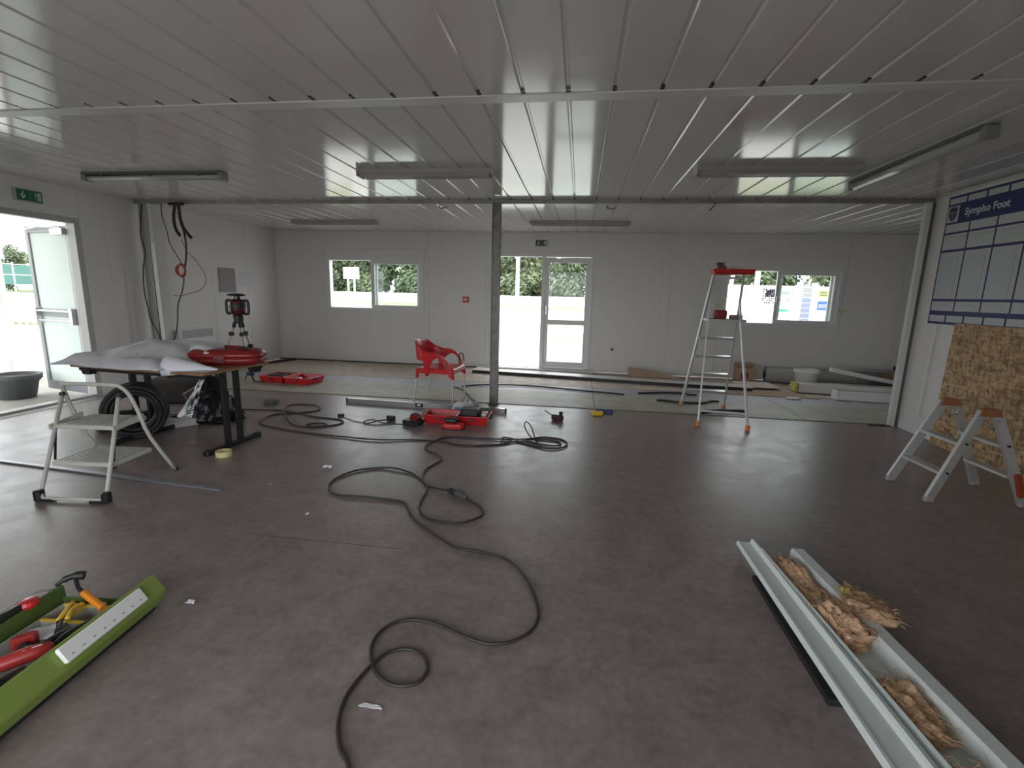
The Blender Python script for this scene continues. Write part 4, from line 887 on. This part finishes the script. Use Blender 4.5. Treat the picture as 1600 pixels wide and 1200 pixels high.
MB().rbox(-.05, .12, -.05, .04, .17, .02, .012).build('battery', M('drill_red'), TT)
MB().box(.0, -.012, .0345, .06, -.006, .0355).build('model_plate', WPAPER, TT)
TT = thing('tube_tool', 'glossy black tube tool at the lower left frame edge', 'tool', (-1.80, 1.07, .115), R(75))
MB().tube([(-.12, 0, 0), (.10, 0, .0)], .026, 12).build('barrel', M('gloss_black', (.02, .02, .022), .15), TT, smooth=True)
tag(MB().lathe([(.0, 0), (.03, .0), (.036, .012), (.03, .024), (0, .028)], 16).build('screw_cap', RED, loc=(-2.09, 1.42, .148)), 'round red cap on the rear edge of the green toolbox', 'cap')
MB().tube(smooth_path([(-2.09, 1.40, .16), (-2.08, 1.32, .165), (-2.05, 1.24, .165), (-2.01, 1.14, .16)]), .014, 8).build('black_grip', BLACK, smooth=True)
tag(COL.objects[-1], 'black tool handle behind the drill in the green toolbox', 'tool')
tag(MB().grid(lambda u, v: ((u - .5) * .11, (v - .5) * .09, .012 * noise.noise(Vector((u * 3, v * 3, 4))) + .01 * u), 6, 6).build('folded_note', WPAPER, loc=(-1.955, 1.355, .09), rz=R(30), solid=.002), 'small white folded paper between drill and snips', 'paper')
tag(MB().lathe([(.010, 0), (.022, .002), (.022, .012), (.012, .014)], 14).build('steel_washer', ALU, loc=(-1.865, 1.50, .11)), 'small steel ring beside the orange hammer grip', 'ring')
crumb(-1.66, 1.72, .04, .025, 'small white bit of plastic beside the green lid end', WPAPER, h=.02)

# ------------------------------------------------------------------ far bay floor: planks, box, roll, bucket, heap
def plank(name, label, a, b2, w, h, mat, cat='profile'):
    return tag(MB().bar(a, b2, w, h).build(name, mat, bevel=.003), label, cat)
BW = M('bay_white', (.66, .64, .62), .4)
T = thing('white_sill', 'long white sheet-metal sill lying before the glass door', 'profile', (.45, 8.13, 0), R(-6.5))
MB().box(-2.3, -.12, .05, 2.3, .14, .058).build('top_face', BW, T)
MB().box(-2.3, .12, 0, 2.3, .14, .05).build('rear_edge', BW, T); MB().box(-2.3, -.10, .0, 2.3, -.06, .05).build('dark_strip', BLACK, T)  # black strip stands in for the shadow under the sill front
def flat(name, label, pts, z, mat, th=.006, cat='sheet'): return tag(MB().prism(pts, z, z + th, 'z').build(name, mat), label, cat)
flat('cardboard_sheet', 'pale cardboard sheet right of ladder on the bare floor', [(2.62, 8.50), (3.22, 8.50), (3.20, 7.95), (2.52, 7.93)], .03, CARDL)
COL.objects[-1].rotation_euler = (0, 0, 0)
flat('cardboard_sheet', 'flat brown cardboard between the ladder and white profiles', [(2.25, 7.75), (3.35, 7.85), (3.7, 7.60), (3.5, 7.38), (2.2, 7.44)], .0, CARD)
flat('cardboard_sheet', 'small cardboard piece on bare floor left of the ladder', [(.85, 7.72), (1.55, 7.66), (1.75, 7.42), (.92, 7.46)], .0, CARDL)
T = thing('curled_cardboard', 'curled brown cardboard edge standing behind the white sill', 'sheet', (1.3, 8.42, 0), R(-5))
MB().grid(lambda u, v: (-.42 + .95 * u, .06 * v * (1 - u), (.02 + .17 * (1 - u) ** .6 * v)), 12, 3).build('sheet', CARD, T, solid=.005)
T = thing('cardboard_box', 'small open cardboard box against the back wall', 'box', (2.88, 8.72, 0), R(-6))
bxm = MB().box(-.15, -.11, 0, .15, -.102, .25).box(-.15, .102, 0, .15, .11, .25).box(-.15, -.102, 0, -.142, .102, .25).box(.142, -.102, 0, .15, .102, .25).box(-.142, -.102, 0, .142, .102, .008)
bxm.build('carton', CARD, T)
MB().box(-.15, 0, 0, .15, .004, .07).build('flap', CARD, T, loc=(0, .106, .25)); COL.objects[-1].rotation_euler.x = R(-25)
MB().box(0, -.10, 0, .004, .10, .07).build('flap', CARD, T, loc=(.148, 0, .25)); COL.objects[-1].rotation_euler.y = R(35)
MB().box(-.07, -.114, .06, .05, -.111, .17).build('printed_label', M('print_red', (.20, .04, .03), .6), T)
T = thing('flooring_roll', 'long grey roll of floor covering along the back wall', 'roll', (4.08, 8.70, .13), R(-3))
sp = [(-.85, (.04 + .09 * k / 60) * math.cos(k * .55), (.04 + .09 * k / 60) * math.sin(k * .55)) for k in range(61)]
MB().add([p for q in sp for p in (q, (1.6, q[1], q[2]))], [(2 * k, 2 * k + 1, 2 * k + 3, 2 * k + 2) for k in range(60)]).build('rolled_sheet', M('lino_grey', (.32, .31, .29), .6), T, smooth=True, solid=.004)
MB().tube([(-.84, 0, 0), (1.59, 0, 0)], .126, 24).build('outer_wrap', M('lino_grey'), T, smooth=True)
MB().lathe([(.04, -.86), (.055, -.862), (.055, -.85)], 16, Matrix.Rotation(R(90), 4, 'Y')).build('core_hole', BLACK, T)
T = thing('white_bucket', 'white plastic bucket standing before the grey roll', 'bucket', (3.68, 8.25, 0)); T.scale = (1.08, 1.08, 1.12)
MB().lathe([(.001, .004), (.125, .0), (.14, .02), (.16, .235), (.175, .24), (.175, .275), (.165, .28), (.158, .27), (.13, .03), (.001, .02)], 24, None, False).build('pail', M('bucket_white', (.74, .74, .72), .4), T, smooth=True)
MB().tube([(.177 * math.cos(q), .177 * math.sin(q), .245 - .05 * math.sin(q / 1)) for q in [math.pi + k * math.pi / 14 for k in range(15)]], .004, 6).build('bail', ALUD, T)
tag(MB().lathe([(.03, 0), (.035, .05), (.033, .13), (.02, .14)], 12).build('green_bottle', M('bottle_green', (.20, .28, .06), .3), loc=(3.50, 8.13, 0)), 'small green bottle left of the white bucket', 'bottle')
T = thing('insulated_panel', 'white insulated wall panel on floor below the bucket', 'panel', (4.66, 7.86, 0), R(-3))
MB().box(-1.25, -.11, .012, 1.2, .11, .018).box(-1.25, -.11, .14, 1.2, .11, .146).box(-1.25, -.11, .018, 1.2, -.106, .14).build('skins', BW, T)
o = MB().grid(lambda u, v: (-1.25 - .03 * abs(noise.noise(Vector((u * 4, v * 3, 2)))) - .03, -.12 + .24 * u, .02 + .13 * v + .02 * noise.noise(Vector((u * 5, v * 5, 8)))), 10, 6).build('foam_end', WOOLY, T, solid=.03)
T = thing('white_duct', 'white square trunking length lying in front of insulated panel', 'profile', (4.68, 7.42, 0), R(-3.5))
MB().prism([(-.07, .0), (-.07, .09), (-.05, .11), (.05, .11), (.07, .09), (.07, 0)], -.92, 1.0, 'x').build('trunking', PVC, T)
MB().rbox(-.94, -.085, 0, -.90, .085, .13, .008).build('end_flange', PVC, T)
plank('thin_strip', 'thin white strip sticking out left of the trunking', (3.3, 7.62, .008), (4.0, 7.50, .012), .03, .012, BW)
plank('thin_strip', 'second thin white strip under the trunking end', (3.4, 7.52, .006), (4.0, 7.42, .008), .02, .01, BW)
plank('white_plank', 'white plank resting slanted across the heap by the column', (3.95, 8.08, .35), (5.2, 7.98, .14), .12, .06, BW)
tag(MB().rbox(-.42, -.12, 0, .42, .12, .14, .01).build('dark_case', M('slate', (.05, .05, .06), .6), loc=(5.1, 8.22, .0), rz=R(-3)), 'low dark case under the slanted white plank', 'case')
tag(MB().rbox(-.34, -.12, 0, .34, .12, .16, .01).build('cardboard_carton', CARD, loc=(5.3, 8.42, .145), rz=R(4)), 'brown carton on the heap behind slanted plank', 'box')
tag(MB().rbox(-.55, -.1, 0, .5, .1, .02, .005).build('grey_board', M('grey_board', (.30, .30, .31), .6), loc=(5.1, 8.42, .308), rz=R(2)), 'thin grey board topping the heap', 'board')
tag(MB().rbox(-.09, -.08, 0, .09, .08, .07, .015).build('dark_block', BLACK, loc=(5.17, 8.42, .33)), 'small black block standing on the thin grey board', 'block')
tag(bag_mesh(.22, .15, .26, 6.6, .2, False).build('dark_sack', M('sack_dark', (.03, .025, .025), .7), smooth=True, loc=(5.68, 8.25, .0)), 'dark sack at right end of the heap', 'sack')
tag(MB().rbox(-.09, -.05, 0, .09, .05, .02, .006).build('white_block', BW, loc=(3.13, 7.30, 0), rz=R(10)), 'small white block on the grey membrane floor', 'block')
tag(MB().box(-.5, -.03, 0, .5, .03, .035).build('dark_strip', BLACK, loc=(-5.7, 8.35, 0), rz=R(75)), 'dark batten along the foot of left wall', 'batten')
tag(MB().rbox(-.12, -.012, 0, .12, .012, .012, .003).build('black_shim', BLACK, loc=(3.50, 5.92, 0)), 'black shim at foot of the white post', 'shim')

# ------------------------------------------------------------------ outside: terrace, planters, column
gp = struct(MB().box(-140, -60, -.62, 140, 160, -.30).build('ground', GRASS))
struct(MB().box(-16, -8, -.60, XL - .12, 17.0, -.03).build('terrace', CONCR))
struct(MB().box(XL - .12, YB + .12, -.60, 22, 16.6, -.17).build('path', CLIGHT))
gf = struct(MB().box(-120, 16.6, -.3, 120, 66, -.2).build('field', GRASS))
struct(MB().box(-120, 66, -.3, 120, 150, -.15).build('meadow', M('rough_grass', (.12, .16, .07), .9)))
struct(MB().box(XL - .2, YF - 9, -.6, 12, YF - .13, -.06).build('forecourt', CLIGHT))
def planter(label, x, y, z, r, h, mat, grp=None):
    T = thing('planter', label, 'planter', (x, y, z))
    MB().lathe([(r * .001, .0), (r * .68, 0), (r * .86, h * .70), (r * .93, h * .72), (r * .93, h * .78), (r * 1.0, h * .8), (r * 1.03, h), (r * .92, h), (r * .86, h * .86), (r * .001, h * .84)], 28, None, False).build('pot', mat, T, smooth=True)
    MB().lathe([(.001, h * .9), (r * .90, h * .9), (r * .90, h * .86)], 20, None, False).build('soil', M('soil', (.06, .045, .03), .95), T)
planter('dark grey round planter outside the open door', -6.92, 4.98, -.03, .25, .30, M('planter_grey', (.10, .11, .115), .6))
planter('pale stone planter at the left frame edge outside', -8.62, 5.75, -.03, .24, .28, M('planter_white', (.68, .67, .64), .6))
T = thing('porch_column', 'white round porch column outside the open left door', 'column', (-8.78, 6.28, -.03))
MB().lathe([(.13, 0), (.13, .05), (.095, .07), (.095, 2.7), (.13, 2.75), (.13, 2.8)], 20).build('shaft', WPAINT, T, smooth=True)
struct(MB().box(-9.4, -1.5, 2.80, XL - .12, 9.2, 2.92).build('porch_roof', TRIMW))
# picket fence
T = thing('picket_fence', 'low white picket fence beyond the glass door', 'fence', (0, 16.8, -.18))
pk = MB().prism([(-.03, 0), (.03, 0), (.03, 1.0), (0, 1.05), (-.03, 1.0)], -.01, .01, 'y').mesh('picket', WPAINT)
for k in range(110): place('picket', pk, T, (-8.0 + k * .115, 0, 0))
for z in (.2, .85): MB().box(-8.1, .01, z, 4.7, .04, z + .05).build('rail', WPAINT, T)
T = thing('picket_fence', 'low white fence beyond the left door terrace', 'fence', (-17, 0, -.1), R(0))
pk2 = MB().prism([(-.03, 0), (.03, 0), (.03, 1.0), (0, 1.05), (-.03, 1.0)], -.01, .01, 'x').mesh('picket', WPAINT)
for k in range(100): place('picket', pk2, T, (0, 4 + k * .2, 0))
MB().box(.01, 4, .85, .04, 24, .9).build('rail', WPAINT, T)
# field barrier
T = thing('field_barrier', 'long white barrier boards along the far side of the field', 'barrier', (0, 62, -.2))
bp_ = MB().box(-1.98, -.02, .1, 1.98, .02, 1.35).mesh('barrier_board', WPAINT)
for k in range(-14, 6): place('barrier_board', bp_, T, (k * 4.0, 0, 0))
# scoreboard
T = thing('field_sign', 'white sign board on two posts across the playing field', 'sign', (-29.4, 60, -.2))
MB().box(-1.05, -.06, 3.0, 1.05, .06, 4.45).build('board', WPAINT, T)
for x in (-.42, .42): MB().box(x - .11, -.08, 0, x + .11, .0, 3.0).build('post', WPAINT, T)
dgt = MB()
for (x0, z0, w, h) in ((-.5, 3.86, .28, .12), (-.1, 3.86, .22, .12), (.22, 3.86, .3, .12), (-.42, 3.68, .4, .08), (.1, 3.66, .3, .1), (-.5, 3.48, .2, .12), (-.15, 3.48, .35, .12), (.3, 3.48, .2, .12)): dgt.box(x0, -.066, z0, x0 + w, -.061, z0 + h)
dgt.build('lettering', M('sign_ink', (.12, .12, .16), .6), T)
def mast(label, x, y, h, r=.2, lean=0):
    T = thing('light_mast', label, 'mast', (x, y, -.2))
    MB().tube([(0, 0, 0), (lean, 0, h)], [r, r * .7], 10).build('pole', WPAINT, T)
    MB().box(lean - .9, -.15, h - .1, lean + .9, .15, h + .2).build('lamp_bar', WPAINT, T)
mast('white floodlight mast seen through the open back door', -7.75, 60, 13, .25)
mast('white floodlight mast seen left of centre in right window', 10.4, 31, 13, .16)
mast('leaning white pole seen through the right window', 9.2, 33, 13, .12, 1.6)
# hoardings beyond the right window
T = thing('hoarding_wall', 'long white advertising hoarding wall beyond the right window', 'hoarding', (0, 30, -.2))
MB().box(6.5, 0, 0, 22, .15, 2.42).build('wall_sheet', WPAINT, T)
MB().box(12.3, -.05, 0, 12.55, .2, 2.62).build('pillar', WPAINT, T); MB().box(13.1, -.05, 0, 13.35, .2, 2.62).build('pillar', WPAINT, T)
Bn = lambda label, x, z, nm='banner': thing(nm, label, 'banner', (x, 29.985, z))
t = Bn('dark checked notice panel left of the window sash', 10.42, 1.17)
MB().box(-.05, -.01, 0, .75, .0, .9).build('sheet', WPAINT, t)
g = MB()
for i in range(6):
    for j in range(7):
        if (i * 3 + j * 5) % 4: g.box(i * .12, -.02, .03 + j * .125, i * .12 + .095, -.011, .03 + j * .125 + .095)
g.box(.16, -.02, .4, .7, -.012, .82)
g.build('printed_blocks', M('ink_violet', (.07, .06, .09), .6), t)
t = Bn('white banner with two lines of capitals right of the window sash', 11.3, .7)
MB().box(-.1, -.01, 0, .95, 0, 1.45).build('sheet', M('banner_white', (.80, .82, .80), .6), t)
INK = M('ink_grey', (.10, .15, .15), .6)
text('lettering', 'SUPER U', .24, INK, t, (-.07, -.015, 1.02), (R(90), 0, 0), bold=.006)
text('lettering', 'MAZIERES', .19, M('ink_dark', (.09, .09, .11), .6), t, (-.07, -.015, .66), (R(90), 0, 0), bold=.003)
MB().prism([(-.1, .05), (.1, .22), (.6, .16), (.62, .08), (.2, .06), (.0, .0)], -.016, -.011, 'y').build('green_logo', M('ink_green', (.05, .35, .22), .6), t)
t = Bn('tall pale striped banner between the two hoarding pillars', 12.6, .05)
for k in range(7): MB().box(0, -.012, .1 + k * .29, .46, -.002, .1 + k * .29 + .25).build('stripe', M('pale_lilac', (.24, .24, .36), .6) if k < 5 else M('pale_grey_b', (.32, .29, .32), .6), t)
t = Bn('blue and yellow banner at the right end of the hoarding', 13.45, .9)
MB().box(0, -.012, .75, .5, 0, 1.1).build('yellow_patch', M('ban_yellow', (.45, .45, .12), .6), t)
MB().box(.06, -.014, .95, .42, -.012, 1.02).box(.06, -.014, .82, .42, -.012, .88).build('dark_words', M('ink_dark'), t)
MB().prism([(0, 0), (.55, .0), (.75, .5), (0, .5)], -.012, 0, 'y').build('blue_field', M('ban_blue', (.07, .13, .50), .6), t)
MB().box(.6, -.012, .6, 1.2, 0, 1.15).build('pale_blue_field', M('ban_pale', (.14, .24, .55), .6), t)
MB().box(.05, -.016, .14, .45, -.013, .19).box(.05, -.016, .26, .5, -.013, .31).build('white_words', WPAINT, t)
# green net fence seen through the left door
T = thing('net_fence', 'green wind-net fence beyond the open left door', 'fence', (-62, 40, -.1))
MB().box(-.0, -14, 1.2, .06, 14, 3.3).build('net', NET, T)
for k in range(8): MB().box(.06, -14 + k * 4, 0, .16, -13.9 + k * 4, 3.6).build('post', WPAINT, T)
for z in (2.2, 3.35): MB().box(.06, -14, z, .1, 14, z + .07).build('rail', WPAINT, T)

# ------------------------------------------------------------------ trees
def crown_mesh(name, mat, seed, nb=20, nl=260, rx=3.6, rz_=5.4, leaf=.42):
    rnd = random.Random(seed); mb = MB()
    for b in range(nb):
        q = rnd.random() * 6.28; rr = rx * math.sqrt(rnd.random()) * .8; zc = rnd.uniform(-.85, .95) * rz_
        k = math.sqrt(max(.1, 1 - (zc / rz_) ** 2)); c = Vector((rr * k * math.cos(q), rr * k * math.sin(q), zc)); br = rnd.uniform(1.1, 1.9)
        for i in range(nl):
            d = Vector((rnd.gauss(0, 1), rnd.gauss(0, 1), rnd.gauss(0, 1))).normalized() * br * rnd.uniform(.55, 1.05)
            p = c + d; n = (d.normalized() + Vector((rnd.gauss(0, .6), rnd.gauss(0, .6), rnd.gauss(0, .6)))).normalized()
            a = n.orthogonal().normalized(); b3 = n.cross(a); s = leaf * rnd.uniform(.5, 1.1)
            i0 = len(mb.v); mb.v += [tuple(p - a * s), tuple(p - b3 * s * .45), tuple(p + a * s), tuple(p + b3 * s * .45)]; mb.f.append((i0, i0 + 1, i0 + 2, i0 + 3))
    return mb.mesh(name, mat)
crowns = [crown_mesh('foliage', m_, s_) for m_, s_ in ((LEAF, 1), (LEAFL, 2), (LEAF, 3))]
trunk = MB().tube([(0, 0, 0), (.1, 0, 3), (-.05, .1, 6), (.1, 0, 9)], [.28, .22, .15, .06], 8).mesh('trunk', BARK)
LB = ['dense dark green tree in the row beyond the playing field', 'lighter olive green tree in the row beyond the playing field', 'dark bushy tree in the row beyond the playing field']
rnd = random.Random(5)
spots = [(-52 + i * 6.4, 76 + rnd.uniform(-2, 3), rnd.uniform(.95, 1.15)) for i in range(11)] + [(15 + i * 6.2, 58 + rnd.uniform(-2, 2), rnd.uniform(.85, 1.0)) for i in range(6)] + [(-100 + i * 5.5, 70 + i * .4, .62) for i in range(4)] + [(-49 + i * 9.5, 90, 1.5) for i in range(9)]
for i, (x, y, s) in enumerate(spots):
    k = i % 3
    T = thing('tree', LB[k], 'tree', (x, y, -.2), rnd.random() * 6.28, 'trees beyond the playing field, kind %d' % (k + 1))
    T.scale = (s, s, s)
    place('foliage', crowns[k], T, (0, 0, 6.0)); place('trunk', trunk, T)

hm_ = crown_mesh('foliage', LEAF, 9, 16, 200, 4.2, 1.9, .40)
for i in range(13):
    T = thing('hedge_shrub', 'broad low shrub under the trees at the field edge', 'shrub', (-54 + i * 7.4, 71, -.2), 0, 'shrubs under the trees')
    place('foliage', hm_, T, (0, 0, 1.7))
